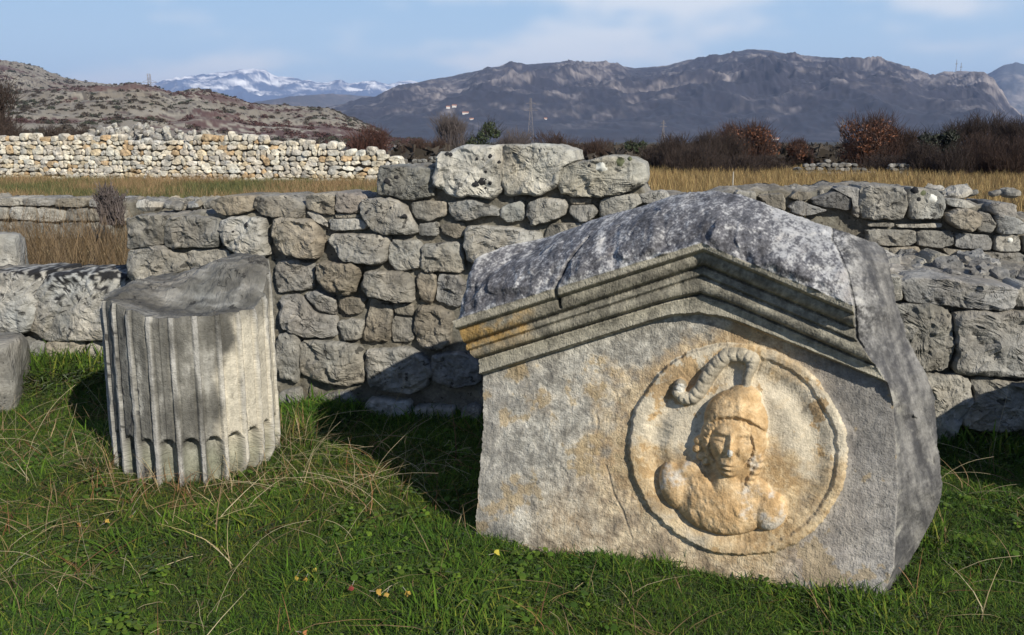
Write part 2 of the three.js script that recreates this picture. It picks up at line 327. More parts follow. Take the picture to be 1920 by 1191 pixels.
// ---------------------------------------------------------------- a stone of a wall
// outline: points (s, t) on the wall's plane; a faceted, worn block set proud of the mortar
let stoneSeed = 100;
function stoneGeometry(outline, o = {}) {
  const r = rng(o.seed ?? stoneSeed++), n = o.n ?? 64, rings = o.rings ?? [0, 0.1, 0.2, 0.3, 0.4, 0.5, 0.6, 0.69, 0.77, 0.84, 0.9, 0.95, 0.985, 1];
  let p = outline;
  for (let k = 0; k < (o.round ?? 1); k++) { const q = []; for (let i = 0; i < p.length; i++) { const a = p[i], b = p[(i + 1) % p.length]; q.push([a[0] * 0.88 + b[0] * 0.12, a[1] * 0.88 + b[1] * 0.12], [a[0] * 0.12 + b[0] * 0.88, a[1] * 0.12 + b[1] * 0.88]); } p = q; }
  const len = [0]; for (let i = 0; i < p.length; i++) { const a = p[i], b = p[(i + 1) % p.length]; len.push(len[i] + Math.hypot(a[0] - b[0], a[1] - b[1])); }
  const per = len.at(-1), pts = [];
  for (let i = 0, k = 0; i < n; i++) { const d = per * i / n; while (len[k + 1] < d) k++; const a = p[k], b = p[(k + 1) % p.length], t = (d - len[k]) / (len[k + 1] - len[k] || 1); pts.push([lerp(a[0], b[0], t), lerp(a[1], b[1], t)]); }
  let cx = 0, cy = 0; for (const q of pts) { cx += q[0] / n; cy += q[1] / n; }
  let R = 0; for (const q of pts) R += Math.hypot(q[0] - cx, q[1] - cy) / n;
  const so = r() * 40, proud = (o.proud ?? (0.02 + 0.16 * R) * (0.75 + 0.5 * r())) * 0.85, depth = o.depth ?? 0.14;
  const jag = (o.jag ?? 0.09) * R, grow = o.grow ?? 1.0;
  for (const q of pts) { const e = grow + jag / R * (noise(q[0] * 5 / R * 0.4 + so, q[1] * 5 / R * 0.4, so) + 0.55 * noise(q[0] * 4.5 / R + so, q[1] * 4.5 / R, 2) + 0.3 * noise(q[0] * 10 / R + so, q[1] * 10 / R, 2)); q[0] = cx + (q[0] - cx) * e; q[1] = cy + (q[1] - cy) * e; }
  const facets = []; for (let k = 0; k < 7; k++) { const a = k / 7 * 6.283 + r() * 0.9; facets.push([Math.cos(a), Math.sin(a), 0.1 + 0.55 * r() * r(), (0.5 + 0.45 * r()) * R]); }
  facets.push([0, 0, 0, 0]);
  const gx = (r() - 0.5) * 0.22, gy = (r() - 0.5) * 0.22;
  const front = (x, y, ring) => {
    let z = 1e9; for (const [a, b, s, off] of facets) z = Math.min(z, proud - s * (x * a + y * b - off));
    z += gx * x + gy * y;
    const q = 1 / Math.max(0.07, R * 0.5);
    const wx = x + 0.012 * noise(x * 18 + so, y * 18, 3), wy = y + 0.012 * noise(x * 18 + so, y * 18, 7);
    z += (o.chip ?? 1) * (R * 0.13 * chips(wx * q * 0.9 + so, wy * q * 0.9, 3) + R * 0.06 * chips(wx * q * 2.3 + so, wy * q * 2.3, 9)) + R * 0.07 * fbm(x * q * 3.5 + so, y * q * 3.5, 4, 4, 0.6);
    z = Math.max(z, proud * 0.4);
    const e = 1 - Math.pow(ring, 22);
    return z * (0.4 + 0.6 * Math.sqrt(Math.max(e, 0)));
  };
  const tone = o.tone ?? [0.26, 0.245, 0.21], pos = [], col = [], uv = [], idx = [], uo = r() * 3, vo = r() * 3, ua = Math.floor(r() * 4) * Math.PI / 2 + (r() - 0.5) * 0.6, ca = Math.cos(ua), sa = Math.sin(ua);
  const put = (x, y, z, ux, uy) => {
    pos.push(x, y, z); uv.push((ux * ca - uy * sa) + uo, (ux * sa + uy * ca) + vo);
    const f = fbm(x * 4 + so, y * 4, z * 4 + so, 4, 0.6), w = noise(x * 2.2 + so, y * 2.2, z * 2 + 5);
    let c = scale3(tone, 1 + 0.45 * f);
    c = [c[0] * (1 + 0.07 * w), c[1], c[2] * (1 - 0.10 * w)];
    if (o.paint) c = o.paint(c, x + cx, y + cy, z, f);
    col.push(...c);
  };
  put(0, 0, front(0, 0, 0), 0, 0);
  for (const ring of rings.slice(1)) for (const q of pts) { const x = (q[0] - cx) * ring, y = (q[1] - cy) * ring; put(x, y, front(x, y, ring), x, y); }
  const back = o.back ?? [[1.0, 0.35], [0.97, 1]];
  for (const [k, d] of back) for (const q of pts) {
    const x = (q[0] - cx) * k, y = (q[1] - cy) * k, l = Math.hypot(x, y) || 1, dd = depth * d;
    const wob = 1 + (o.topRough ?? 0.05) * noise(x * 6 + so, y * 6, dd * 9);
    put(x * wob, y * wob, -dd, x + x / l * dd, y + y / l * dd);
  }
  const nr = rings.length - 1 + back.length;
  if (o.closed) { put(0, 0, -depth * 0.98, 0, 0); const c = pos.length / 3 - 1, b = 1 + (nr - 1) * n; for (let i = 0; i < n; i++) idx.push(b + i, c, b + (i + 1) % n); }
  for (let i = 0; i < n; i++) { const j = (i + 1) % n; idx.push(0, 1 + i, 1 + j); for (let k = 0; k < nr - 1; k++) { const a = 1 + k * n + i, b = 1 + k * n + j; idx.push(a, a + n, b, b, a + n, b + n); } }
  let area = 0; for (let i = 0; i < n; i++) { const a = pts[i], b = pts[(i + 1) % n]; area += a[0] * b[1] - a[1] * b[0]; }
  if (area < 0) idx.reverse();
  const g = o.soft ? geometry(pos, idx, col, uv) : toCreasedNormals(geometry(pos, idx, col, uv), 0.62); g.userData = { cx, cy, R, front }; return g;
}
const stoneTones = [[0.29, 0.272, 0.235], [0.35, 0.332, 0.29], [0.255, 0.245, 0.22], [0.39, 0.372, 0.33], [0.31, 0.30, 0.28], [0.30, 0.268, 0.215]];
// a wall: its Group stands at o.base on plane P, stones are children turned to the plane
function wallGroup(name, label, category, P) {
  const g = thing(name, label, category, P.o.toArray());
  g.quaternion.setFromRotationMatrix(new THREE.Matrix4().makeBasis(P.U, P.V, P.N));
  g.userData.P = undefined; delete g.userData.P;
  return g;
}
function addStone(wall, P, pts, o = {}) {   // pts in the photograph
  const st = pts.map(([x, y]) => onPlane(P, x, y, o.z ?? 0)), r = rng(stoneSeed * 31 + 7);
  const tone = o.tone ?? scale3(stoneTones[Math.floor(r() * stoneTones.length)], (0.85 + 0.3 * r()) * (o.gain ?? 1));
  const g = stoneGeometry(st, { grow: 1.06, ...o, tone }), m = mesh(o.name ?? 'stone', g, o.mat ?? M.lime, wall);
  m.position.set(g.userData.cx, g.userData.cy, o.z ?? 0); m.rotation.x = o.lean ?? 0;
  if (o.label) m.userData.label = o.label;
  return m;
}
// crop frames in which the outlines were read: origin and scale
const crop = (ox, oy, k) => (...v) => { const p = []; for (let i = 0; i < v.length; i += 2) p.push([ox + v[i] / k, oy + v[i + 1] / k]); return p; };
const A = crop(230, 260, 3.971), B = crop(510, 340, 3.971), C = crop(760, 260, 3.971), D = crop(500, 540, 3.97), E = crop(1380, 320, 4.964), Fc = crop(1640, 320, 4.964), G = crop(1640, 500, 4.964), Hc = crop(1640, 680, 4.964), L = crop(0, 340, 2.706), Mc = crop(480, 260, 3.971), Nc = crop(800, 240, 3.2);
// the mortar and rubble core: top profile from the photograph, front face, top and back
function core(wall, P, profile, o) {
  const top = profile.map(([x, y]) => onPlane(P, x, y, o.z)), s0 = top[0][0], s1 = top.at(-1)[0], n = Math.round((s1 - s0) / (o.step ?? 0.03)), pos = [], col = [], uv = [], idx = [];
  const th = (s) => { let i = 0; while (i < top.length - 2 && s > top[i + 1][0]) i++; const [a, b] = [top[i], top[i + 1]]; return lerp(a[1], b[1], clamp((s - a[0]) / (b[0] - a[0]))); };
  const nf = o.rows ?? 34, nd = o.drows ?? 14, so = o.seed ?? 1;
  for (let i = 0; i <= n; i++) {
    const s = lerp(s0, s1, i / n), T = th(s) + (o.rough ?? 0.02) * fbm(s * 6, so, 3, 3);
    const put = (t, z, u, v, k) => {
      const b = 0.03 * fbm(s * 7, t * 7, z * 7 + so, 5, 0.62), lump = (o.lump ?? 0.03) * ridged(s * 5, z * 5 + t * 5, so, 3);
      const e = i === 0 ? 0.02 : i === n ? -0.02 : 0;
      pos.push(s + e, t + (k === 1 ? b + lump : 0), z + (k === 0 ? b : 0)); uv.push(u, v);
      const f = fbm(s * 5, t * 5, z * 5 + so, 4, 0.6); col.push(...scale3(mix3(o.tone ?? [0.20, 0.185, 0.15], [0.30, 0.28, 0.25], k === 1 ? 0.5 : 0), 1 + 0.5 * f));
    };
    for (let k = 0; k < nf; k++) { const t = lerp(o.bottom ?? -0.25, T, k / (nf - 1)); put(t, o.z, s, t, 0); }
    for (let k = 1; k <= nd; k++) { const z = o.z - (o.thick ?? 0.5) * k / nd; put(T + (o.rise ?? 0) * k / nd, z, s, T - z, 1); }
    put(o.bottom ?? -0.25, o.z - (o.thick ?? 0.5) - 0.02, s, -1, 2);
  }
  const m = nf + nd + 1;
  for (let i = 0; i < n; i++) for (let k = 0; k < m - 1; k++) { const a = i * m + k; idx.push(a, a + m, a + 1, a + 1, a + m, a + m + 1); }
  for (const e of [0, n]) { const c = e * m; for (let k = 1; k + 1 < m; k++) e ? idx.push(c, c + k + 1, c + k) : idx.push(c, c + k, c + k + 1); }
  return mesh('mortar_core', geometry(pos, idx, col, uv), M.mortar, wall);
}
// loose stones lying on a wall top
function rubble(wall, P, n, s0, s1, topAt, z0, z1, size, seed, tone) {
  const r = rng(seed);
  for (let i = 0; i < n; i++) {
    const s = lerp(s0, s1, r()), z = lerp(z0, z1, r()), R = lerp(size[0], size[1], r() ** 1.6), t = topAt(s, z);
    const out = []; const k = 6 + Math.floor(r() * 3); for (let j = 0; j < k; j++) { const a = j / k * 6.283, q = R * (0.75 + 0.4 * r()); out.push([Math.cos(a) * q * 1.35, Math.sin(a) * q]); }
    const m = mesh('stone', stoneGeometry(out, { n: 22, rings: [0, 0.4, 0.7, 0.9, 1], round: 0, closed: true, chip: 1.6, depth: R * 0.55, proud: R * 0.4, back: [[1, 0.4], [0.6, 1]], tone: scale3(tone ?? stoneTones[i % 6], 0.8 + 0.4 * r()) }), M.lime, wall);
    m.position.set(s, t, z); m.rotation.set(-1.35 + (r() - 0.5) * 0.7, (r() - 0.5) * 0.6, r() * 6.28);
  }
}
// coursed stones where the photograph does not show single ones (behind the carved block, past the picture's edges)
function courses(wall, P, s0, s1, topAt, seed, hgt, wid, depth = 0.3) {
  const r = rng(seed); let t = 0;
  while (t < 1.6) {
    const h = lerp(hgt[0], hgt[1], r()); let s = s0 - r() * 0.1;
    while (s < s1) {
      const w = lerp(wid[0], wid[1], r()), a = Math.max(s, s0), b = Math.min(s + w, s1);
      if (b - a > 0.07 && t + h * 0.8 < topAt((a + b) / 2)) {
        const k = () => 0.03 * (r() - 0.5), st = [[a + k(), t + k()], [(a + b) / 2, t + k()], [b - 0.02 + k(), t + k()], [b - 0.02 + k(), t + h - 0.03 + k()], [(a + b) / 2 + k() * 3, t + h - 0.015 + k()], [a + k(), t + h - 0.03 + k()]];
        const g = stoneGeometry(st, { n: 36, rings: [0, .2, .4, .6, .78, .9, .97, 1], depth, grow: 1.03, tone: scale3(stoneTones[Math.floor(r() * 6)], 0.85 + 0.3 * r()) }), m = mesh('stone', g, M.lime, wall); m.position.set(g.userData.cx, g.userData.cy, 0);
      }
      s += w;
    }
    t += h;
  }
}
// a flat crust of lichen grown on a stone, sitting on its face
function lichen(stone, px, py, P, radius, mat = M.lichen, name = 'lichen_patch') {
  const { cx, cy, front } = stone.geometry.userData, [s, t] = onPlane(P, px, py, 0.06), x0 = s - cx, y0 = t - cy, r = rng(Math.round(px * 7 + py)), n = 14, pos = [], idx = [], so = r() * 9;
  const at = (x, y) => Math.max(front(x, y, 0.5), front(x + 0.004, y, 0.5), front(x - 0.004, y, 0.5)) + 0.002;
  pos.push(x0, y0, at(x0, y0) + 0.002);
  for (const k of [0.55, 1]) for (let i = 0; i < n; i++) { const a = i / n * 6.283, q = radius * k * (1 + 0.22 * noise(Math.cos(a) * 1.5 + so, Math.sin(a) * 1.5, so)), x = x0 + q * Math.cos(a), y = y0 + q * Math.sin(a); pos.push(x, y, at(x, y) - (k === 1 ? 0.006 : -0.001)); }
  for (let i = 0; i < n; i++) { const j = (i + 1) % n; idx.push(0, 1 + i, 1 + j, 1 + i, 1 + i + n, 1 + j, 1 + j, 1 + i + n, 1 + j + n); }
  return mesh(name, geometry(pos, idx), mat, stone);
}

// ---------------------------------------------------------------- the main ruined wall behind the carved stones
const PM = plane(V3(-2.33, 0, -5.3), V3(4.87, 0, 0.9));
const mainWall = wallGroup('stone_wall', 'ruined grey stone wall standing behind the fluted column and the carved pediment', 'wall', PM);
core(mainWall, PM, [[241, 412], [300, 408], [380, 402], [470, 400], [520, 395], [640, 385], [700, 385], [722, 320], [800, 318], [830, 310], [1000, 300], [1070, 305], [1090, 318], [1190, 322], [1215, 370], [1330, 385], [1420, 395], [1520, 460]], { z: -0.016, thick: 0.5, seed: 3, step: 0.018, rows: 76 });
const S = (p, o) => addStone(mainWall, PM, p, o);
S(A(40, 600, 130, 570, 330, 570, 350, 620, 310, 690, 300, 790, 150, 800, 50, 820));
S(A(350, 590, 520, 572, 720, 600, 735, 680, 715, 800, 340, 812, 315, 700));
const a3 = S(A(770, 590, 1070, 585, 1080, 680, 1100, 780, 1090, 860, 950, 870, 780, 800, 735, 700), { proud: 0.085 });
S(A(680, 460, 780, 425, 970, 420, 985, 530, 890, 560, 760, 570, 650, 500), { depth: 0.35 });
S(A(990, 430, 1220, 420, 1350, 490, 1340, 590, 1050, 575, 1000, 510), { depth: 0.35 });
S(A(50, 840, 330, 830, 470, 870, 485, 980, 420, 1030, 200, 1060, 60, 1060, 40, 940));
S(A(500, 830, 780, 830, 800, 890, 700, 960, 500, 980), { proud: 0.02 });
S(A(130, 795, 330, 795, 330, 825, 140, 835), { proud: 0.015 });
S(A(800, 860, 940, 872, 900, 905, 800, 905), { proud: 0.02 });
S(B(265, 95, 470, 95, 470, 240, 380, 240, 260, 200), { depth: 0.3 });
S(B(490, 80, 580, 90, 680, 120, 650, 235, 480, 230), { depth: 0.3, tone: [0.33, 0.30, 0.27] });
S(B(40, 280, 130, 270, 310, 285, 370, 380, 400, 470, 330, 580, 110, 530, 40, 470), { proud: 0.09 });
S(B(430, 285, 640, 275, 715, 320, 690, 355, 450, 365), { proud: 0.04 });
const b6 = S(B(690, 130, 940, 135, 1020, 200, 1075, 350, 1050, 385, 870, 390, 750, 340, 670, 190), { proud: 0.085, tone: [0.33, 0.315, 0.28] });
S(B(470, 390, 880, 395, 840, 600, 760, 610, 540, 580, 450, 430), { proud: 0.1 });
S(B(890, 440, 1110, 440, 1120, 640, 930, 660, 880, 590));
S(C(130, 790, 410, 770, 445, 990, 140, 985), { proud: 0.05 });
S(B(360, 600, 640, 600, 670, 640, 640, 800, 580, 840, 420, 800, 350, 700), { proud: 0.095 });
S(B(720, 660, 1000, 670, 1060, 740, 1055, 890, 960, 890, 730, 840, 695, 760), { proud: 0.095 });
S(B(1090, 680, 1220, 690, 1225, 790, 1190, 910, 1130, 890, 1090, 790));
S(B(1240, 700, 1390, 700, 1470, 800, 1400, 930, 1230, 890));
S(B(50, 600, 180, 580, 310, 620, 320, 790, 180, 810, 60, 830, 30, 700), { proud: 0.03 });
S(B(80, 870, 220, 850, 300, 960, 350, 985, 460, 1000, 480, 1150, 230, 1150, 80, 1090));
S(B(240, 840, 330, 810, 470, 870, 480, 985, 365, 965), { proud: 0.03 });
S(B(510, 860, 700, 870, 670, 980, 560, 990, 500, 930));
S(B(490, 1050, 600, 1020, 700, 1040, 660, 1170, 540, 1180));
S(B(740, 880, 900, 920, 880, 1180, 680, 1180, 720, 1020), { proud: 0.035 });
S(D(1130, 140, 1290, 135, 1395, 190, 1360, 400, 1300, 450, 1150, 440, 1110, 300), { proud: 0.06 });
S(B(910, 905, 1050, 912, 1055, 1000, 920, 980), { proud: 0.02 });
S(B(900, 1005, 1050, 1025, 1060, 1190, 900, 1190), { proud: 0.012 });
S(B(260, 225, 340, 230, 400, 290, 420, 340, 330, 300), { proud: 0.015 });
S(B(480, 245, 620, 245, 660, 268, 480, 272), { proud: 0.01 });
const c1 = S(C(270, 110, 450, 65, 720, 50, 725, 200, 720, 390, 640, 440, 400, 415, 240, 350, 235, 290), { depth: 0.45, proud: 0.075, tone: [0.46, 0.44, 0.385] });
const c2 = S(C(735, 60, 1000, 45, 1150, 60, 1250, 110, 1260, 170, 1170, 215, 1130, 330, 1000, 415, 760, 410, 730, 300), { depth: 0.45, proud: 0.07, tone: [0.46, 0.44, 0.38] });
S(C(340, 470, 520, 455, 700, 520, 710, 570, 600, 570, 480, 610, 380, 610, 335, 540), { proud: 0.06, tone: [0.34, 0.325, 0.29] });
S(C(730, 500, 880, 460, 900, 600, 760, 620, 715, 570), { tone: [0.36, 0.345, 0.30] });
S(C(920, 480, 1050, 440, 1195, 455, 1205, 560, 1080, 610, 960, 645, 910, 560), { proud: 0.075 });
S(C(1230, 500, 1390, 490, 1440, 540, 1390, 600, 1310, 620, 1230, 560), { proud: 0.06 });
S(C(470, 660, 610, 640, 1000, 690, 1010, 760, 800, 850, 600, 930, 480, 900, 450, 780), { proud: 0.09 });
S(C(50, 480, 160, 460, 300, 470, 310, 560, 200, 610, 80, 590));
S(C(100, 640, 240, 620, 250, 720, 110, 720), { proud: 0.03 });
S(C(270, 640, 440, 630, 450, 720, 380, 740, 280, 700));
S(C(1050, 680, 1100, 630, 1390, 620, 1250, 690, 1050, 760), { proud: 0.03 });
S(C(1235, 442, 1385, 442, 1380, 485, 1240, 488), { proud: 0.015 });
const c14 = S(Mc(930, 205, 1000, 205, 1330, 222, 1330, 330, 1310, 430, 1150, 450, 1040, 430, 920, 410, 920, 330), { depth: 0.4, proud: 0.05, tone: [0.27, 0.265, 0.235] });
S(Mc(1340, 220, 1372, 232, 1362, 305, 1332, 300), { proud: 0.02 });
const n1 = S(Nc(830, 215, 990, 195, 1110, 170, 1230, 175, 1300, 230, 1305, 310, 1270, 360, 1190, 385, 1070, 415, 900, 410, 810, 385, 805, 280), { depth: 0.45, proud: 0.08, tone: [0.40, 0.385, 0.33] });
S(Nc(1050, 420, 1250, 395, 1300, 440, 1150, 540, 1040, 530), { proud: 0.04 });
S(Nc(1270, 398, 1420, 375, 1470, 430, 1310, 455), { proud: 0.03 });
S(Nc(740, 590, 880, 570, 1040, 565, 900, 620, 720, 670), { proud: 0.03 });
S(D(90, 340, 250, 360, 250, 620, 220, 690, 90, 650), { proud: 0.05 });
S(D(270, 390, 480, 400, 700, 430, 730, 560, 725, 700, 600, 715, 480, 690, 260, 640), { proud: 0.07 });
S(D(760, 470, 900, 450, 1070, 450, 1200, 530, 1240, 600, 1200, 720, 1100, 760, 800, 750, 745, 600), { proud: 0.07 });
S(D(1250, 490, 1490, 480, 1580, 560, 1590, 700, 1400, 730, 1250, 690, 1230, 580), { proud: 0.06 });
S(D(100, 770, 250, 740, 270, 860, 110, 930), { proud: 0.04 });
S(D(430, 790, 620, 770, 680, 830, 670, 960, 430, 960), { proud: 0.05 });
S(D(780, 820, 880, 810, 1080, 830, 1090, 1010, 740, 1000, 730, 910), { proud: 0.12, depth: 0.25 });
S(D(1120, 880, 1240, 865, 1410, 875, 1415, 1010, 1290, 1050, 1120, 1000), { proud: 0.12, depth: 0.25 });
S(D(1470, 880, 1560, 855, 1600, 880, 1600, 1020, 1470, 1000), { proud: 0.1, depth: 0.25 });
for (const [x, y, r] of [[839, 289, 0.012], [846, 290, 0.013], [894, 297, 0.011], [919, 293, 0.012], [935, 304, 0.009], [892, 346, 0.018], [904, 341, 0.024], [918, 344, 0.012], [911, 322, 0.009], [909, 353, 0.007]]) lichen(c1, x, y, PM, r);
for (const [x, y, r] of [[723, 340, 0.02], [741, 333, 0.014], [729, 347, 0.009]]) lichen(c14, x, y, PM, r);
for (const [x, y, r] of [[463, 422, 0.017], [438, 434, 0.007]]) lichen(a3, x, y, PM, r);
for (const [x, y, r] of [[688, 398, 0.012], [759, 406, 0.016], [734, 389, 0.007]]) lichen(b6, x, y, PM, r);
lichen(n1, 1163, 304, PM, 0.026, M.oliveLichen); lichen(n1, 1181, 298, PM, 0.012, M.oliveLichen); lichen(n1, 1128, 313, PM, 0.03, M.paleLichen); lichen(n1, 1106, 310, PM, 0.010);
rubble(mainWall, PM, 46, 0.0, 1.5, (s) => 1.17 + 0.02 * s, -0.16, -0.5, [0.03, 0.075], 41);
rubble(mainWall, PM, 22, 3.0, 3.7, (s) => 1.19 - 0.06 * (s - 3), -0.1, -0.5, [0.025, 0.06], 43);

{ const a = onPlane(PM, 928, 650)[0], b = onPlane(PM, 1580, 600)[0]; courses(mainWall, PM, a, b, (s) => lerp(0.66, 0.98, clamp((s - a) / 0.9)) , 71, [0.16, 0.25], [0.18, 0.42]); }
// ---------------------------------------------------------------- the right part of the ruin: low front wall, flat top, higher wall behind
const rightWall = wallGroup('stone_wall', 'low wall of large squared blocks right of the carved pediment', 'wall', PM);
const SR = (p, o) => addStone(rightWall, PM, p, { depth: 0.3, ...o });
core(rightWall, PM, [[1560, 500], [1640, 512], [1690, 530], [1720, 528], [1900, 545], [1990, 550], [2500, 585]], { z: -0.045, thick: 1.05, seed: 11, rise: 0.02, lump: 0.035, step: 0.025, drows: 40 });
SR(G(280, 170, 330, 105, 600, 110, 1280, 190, 1275, 250, 1230, 390, 1060, 390, 850, 380, 620, 350, 280, 320), { proud: 0.06, n: 64, depth: 0.4 });
SR(G(1300, 215, 1390, 165, 1520, 200, 1520, 370, 1270, 360), { proud: 0.03 });
SR(G(20, 90, 110, 80, 235, 90, 250, 300, 170, 310, 40, 300));
SR(G(160, 360, 330, 345, 660, 370, 710, 480, 720, 800, 600, 950, 430, 940, 300, 760), { proud: 0.06, n: 64, tone: [0.27, 0.255, 0.22] });
SR(G(760, 400, 1390, 420, 1700, 425, 1700, 980, 1200, 990, 960, 990, 770, 960, 780, 800, 750, 700), { proud: 0.075, n: 72, tone: [0.29, 0.275, 0.245] });
SR(Hc(430, 130, 600, 100, 760, 110, 860, 160, 900, 350, 800, 480, 720, 690, 520, 700, 480, 300), { proud: 0.075, n: 56 });
SR(Hc(900, 120, 1390, 190, 1700, 200, 1700, 590, 1000, 610, 860, 580, 800, 480, 920, 330), { proud: 0.07, n: 64 });
SR(Hc(560, 810, 760, 770, 920, 830, 950, 900, 900, 1030, 560, 1040), { proud: 0.1 });
SR(Hc(1090, 840, 1330, 800, 1500, 830, 1480, 1000, 1100, 1010), { proud: 0.0, z: -0.05 });
rubble(rightWall, PM, 60, 3.55, 5.2, (s, z) => 0.86 - z * 0.02, -0.25, -0.95, [0.03, 0.10], 51, [0.29, 0.28, 0.26]);

const PB = plane(V3(1.2, 0, -5.62), V3(1, 0, 0.12));
const backWall = wallGroup('stone_wall', 'higher broken wall with mossy capstones rising behind the low squared blocks', 'wall', PB);
const SB = (p, o) => addStone(backWall, PB, p, { depth: 0.3, ...o });
core(backWall, PB, [[1330, 372], [1400, 360], [1480, 362], [1560, 358], [1690, 358], [1760, 372], [1800, 385], [1880, 392], [1920, 412], [2010, 425], [2500, 440]], { z: -0.05, thick: 0.5, seed: 17, lump: 0.04, step: 0.025 });
SB(E(500, 330, 590, 275, 700, 320, 850, 370, 640, 420, 520, 390));
SB(E(720, 260, 900, 200, 1075, 240, 1060, 370, 900, 350, 720, 310), { proud: 0.02, tone: [0.15, 0.15, 0.15] });
SB(E(900, 170, 1000, 150, 1150, 160, 1140, 430, 1085, 400, 1080, 240));
SB(E(560, 190, 690, 200, 700, 255, 600, 280, 500, 250));
SB(E(200, 230, 440, 210, 460, 370, 300, 330));
SB(E(0, 190, 190, 205, 180, 330, 0, 330));
SB(Fc(-140, 155, 30, 135, 270, 160, 275, 430, 0, 450, -135, 430), { proud: 0.07 });
const f2 = SB(Fc(310, 160, 500, 170, 620, 220, 640, 330, 600, 440, 310, 445), { proud: 0.06, tone: [0.33, 0.32, 0.285] });
SB(Fc(660, 400, 760, 350, 880, 360, 960, 410, 950, 500, 880, 560, 740, 520, 660, 460), { proud: 0.1 });
SB(Fc(-60, 480, 180, 488, 170, 520, -60, 520), { proud: 0.02 }); SB(Fc(230, 500, 600, 490, 600, 530, 240, 530), { proud: 0.02 });
SB(Fc(-60, 545, 370, 560, 380, 660, 300, 700, -60, 690)); SB(Fc(400, 560, 710, 560, 720, 690, 600, 720, 400, 690));
SB(Fc(760, 590, 1060, 600, 1090, 680, 1060, 740, 760, 710)); const f9 = SB(Fc(1140, 600, 1340, 600, 1350, 750, 1110, 745));
SB(Fc(1380, 610, 1600, 620, 1600, 760, 1380, 755));
SB(Fc(920, 760, 1390, 770, 1390, 940, 1100, 900, 900, 880)); SB(Fc(640, 725, 900, 750, 890, 880, 700, 810), { proud: 0.03 });
SB(Fc(1400, 780, 1620, 790, 1620, 930, 1400, 930));
SB(Fc(140, 720, 400, 705, 420, 760, 330, 850, 150, 800)); SB(Fc(-120, 700, 120, 715, 130, 800, -110, 800));
SB(Fc(1080, 300, 1300, 310, 1310, 430, 1150, 430, 1060, 360), { depth: 0.4 }); SB(Fc(960, 380, 1060, 400, 1120, 500, 1080, 575, 960, 560)); SB(Fc(1120, 400, 1300, 440, 1390, 500, 1390, 585, 1150, 585), { proud: 0.04 });
SB(Fc(650, 260, 820, 270, 930, 330, 860, 350, 700, 330), { proud: 0.04 });
lichen(f2, 1751, 372, PB, 0.028, M.paleLichen); lichen(f2, 1718, 358, PB, 0.022); lichen(f2, 1724, 374, PB, 0.016); lichen(f2, 1733, 362, PB, 0.02, M.oliveLichen); lichen(f9, 1900, 452, PB, 0.02, M.paleLichen);
courses(rightWall, PM, onPlane(PM, 1985, 700)[0], onPlane(PM, 2490, 700)[0], () => 0.9, 73, [0.2, 0.32], [0.3, 0.6]);
courses(backWall, PB, onPlane(PB, 1970, 450)[0], onPlane(PB, 2490, 450)[0], () => 1.08, 74, [0.14, 0.22], [0.2, 0.42]);
const tri = plane(V3(2.2, 0, -5.15), V3(1, 0, 0.12));
for (const [nm, lb, p] of [['fallen_stone', 'wedge shaped loose stone lying on the flat wall top at right', Fc(470, 800, 560, 740, 700, 800, 870, 885, 830, 915, 700, 935, 460, 915)], ['fallen_stone', 'small rough stone leaning beside the wedge shaped stone on the wall top', Fc(330, 870, 440, 800, 462, 870, 440, 945, 330, 940)]]) {
  const st = p.map(([x, y]) => onPlane(tri, x, y)), g = stoneGeometry(st, { depth: 0.16, proud: 0.09, tone: [0.34, 0.32, 0.27] });
  const m = mesh(nm, g, M.lime); m.position.copy(toWorld(tri, g.userData.cx, g.userData.cy)); m.quaternion.setFromRotationMatrix(new THREE.Matrix4().makeBasis(tri.U, tri.V, tri.N)); tag(m, lb, 'stone');
}
rubble(backWall, PB, 60, 0.3, 3.2, (s) => (s < 1.9 ? 1.24 : 1.24 - 0.16 * (s - 1.9)), -0.08, -0.45, [0.025, 0.07], 57);

// ---------------------------------------------------------------- low wall at the left and the wall farther back
const PL = plane(V3(-2.8, 0, -5.55), V3(1, 0, 0.13));
const leftWall = wallGroup('stone_wall', 'low wall with big black spotted capstones left of the fluted column', 'wall', PL);
core(leftWall, PL, [[-600, 520], [-120, 516], [0, 512], [120, 513], [243, 516]], { z: -0.06, thick: 0.34, seed: 23, lump: 0.01 });
const spots = (seed) => (c, x, y, z, f) => { const n = fbm(x * 22, y * 22, z * 22 + seed, 4, 0.6), hi = fbm(x * 5, y * 5, seed, 3); return n + 0.5 * hi > 0.05 + 0.32 * smooth(0.78, 0.50, y) - 0.12 * smooth(0.70, 0.76, y) ? [0.016, 0.016, 0.018] : c; };
const SL = (p, o) => addStone(leftWall, PL, p, { depth: 0.36, ...o });
SL(L(190, 590, 262, 470, 645, 470, 645, 560, 600, 780, 440, 800, 280, 790, 170, 750), { proud: 0.075, chip: 0.5, n: 110, back: [[1.0, .06], [1.0, .14], [1.0, .24], [1.0, .36], [.99, .5], [.98, .7], [.97, 1]], rings: [0, .08, .16, .24, .32, .4, .48, .56, .64, .72, .79, .85, .9, .94, .97, 1], tone: [0.42, 0.405, 0.365], paint: spots(3) });
SL(L(-150, 480, 100, 458, 250, 460, 210, 600, 160, 760, -150, 770), { proud: 0.07, chip: 0.5, n: 110, back: [[1.0, .06], [1.0, .14], [1.0, .24], [1.0, .36], [.99, .5], [.98, .7], [.97, 1]], rings: [0, .08, .16, .24, .32, .4, .48, .56, .64, .72, .79, .85, .9, .94, .97, 1], tone: [0.42, 0.405, 0.365], paint: spots(9) });
SL(L(240, 810, 430, 810, 440, 960, 240, 945)); SL(L(165, 810, 236, 815, 230, 925, 165, 910)); SL(L(450, 815, 600, 815, 600, 950, 460, 945)); SL(L(-150, 790, 155, 800, 155, 940, -150, 940));
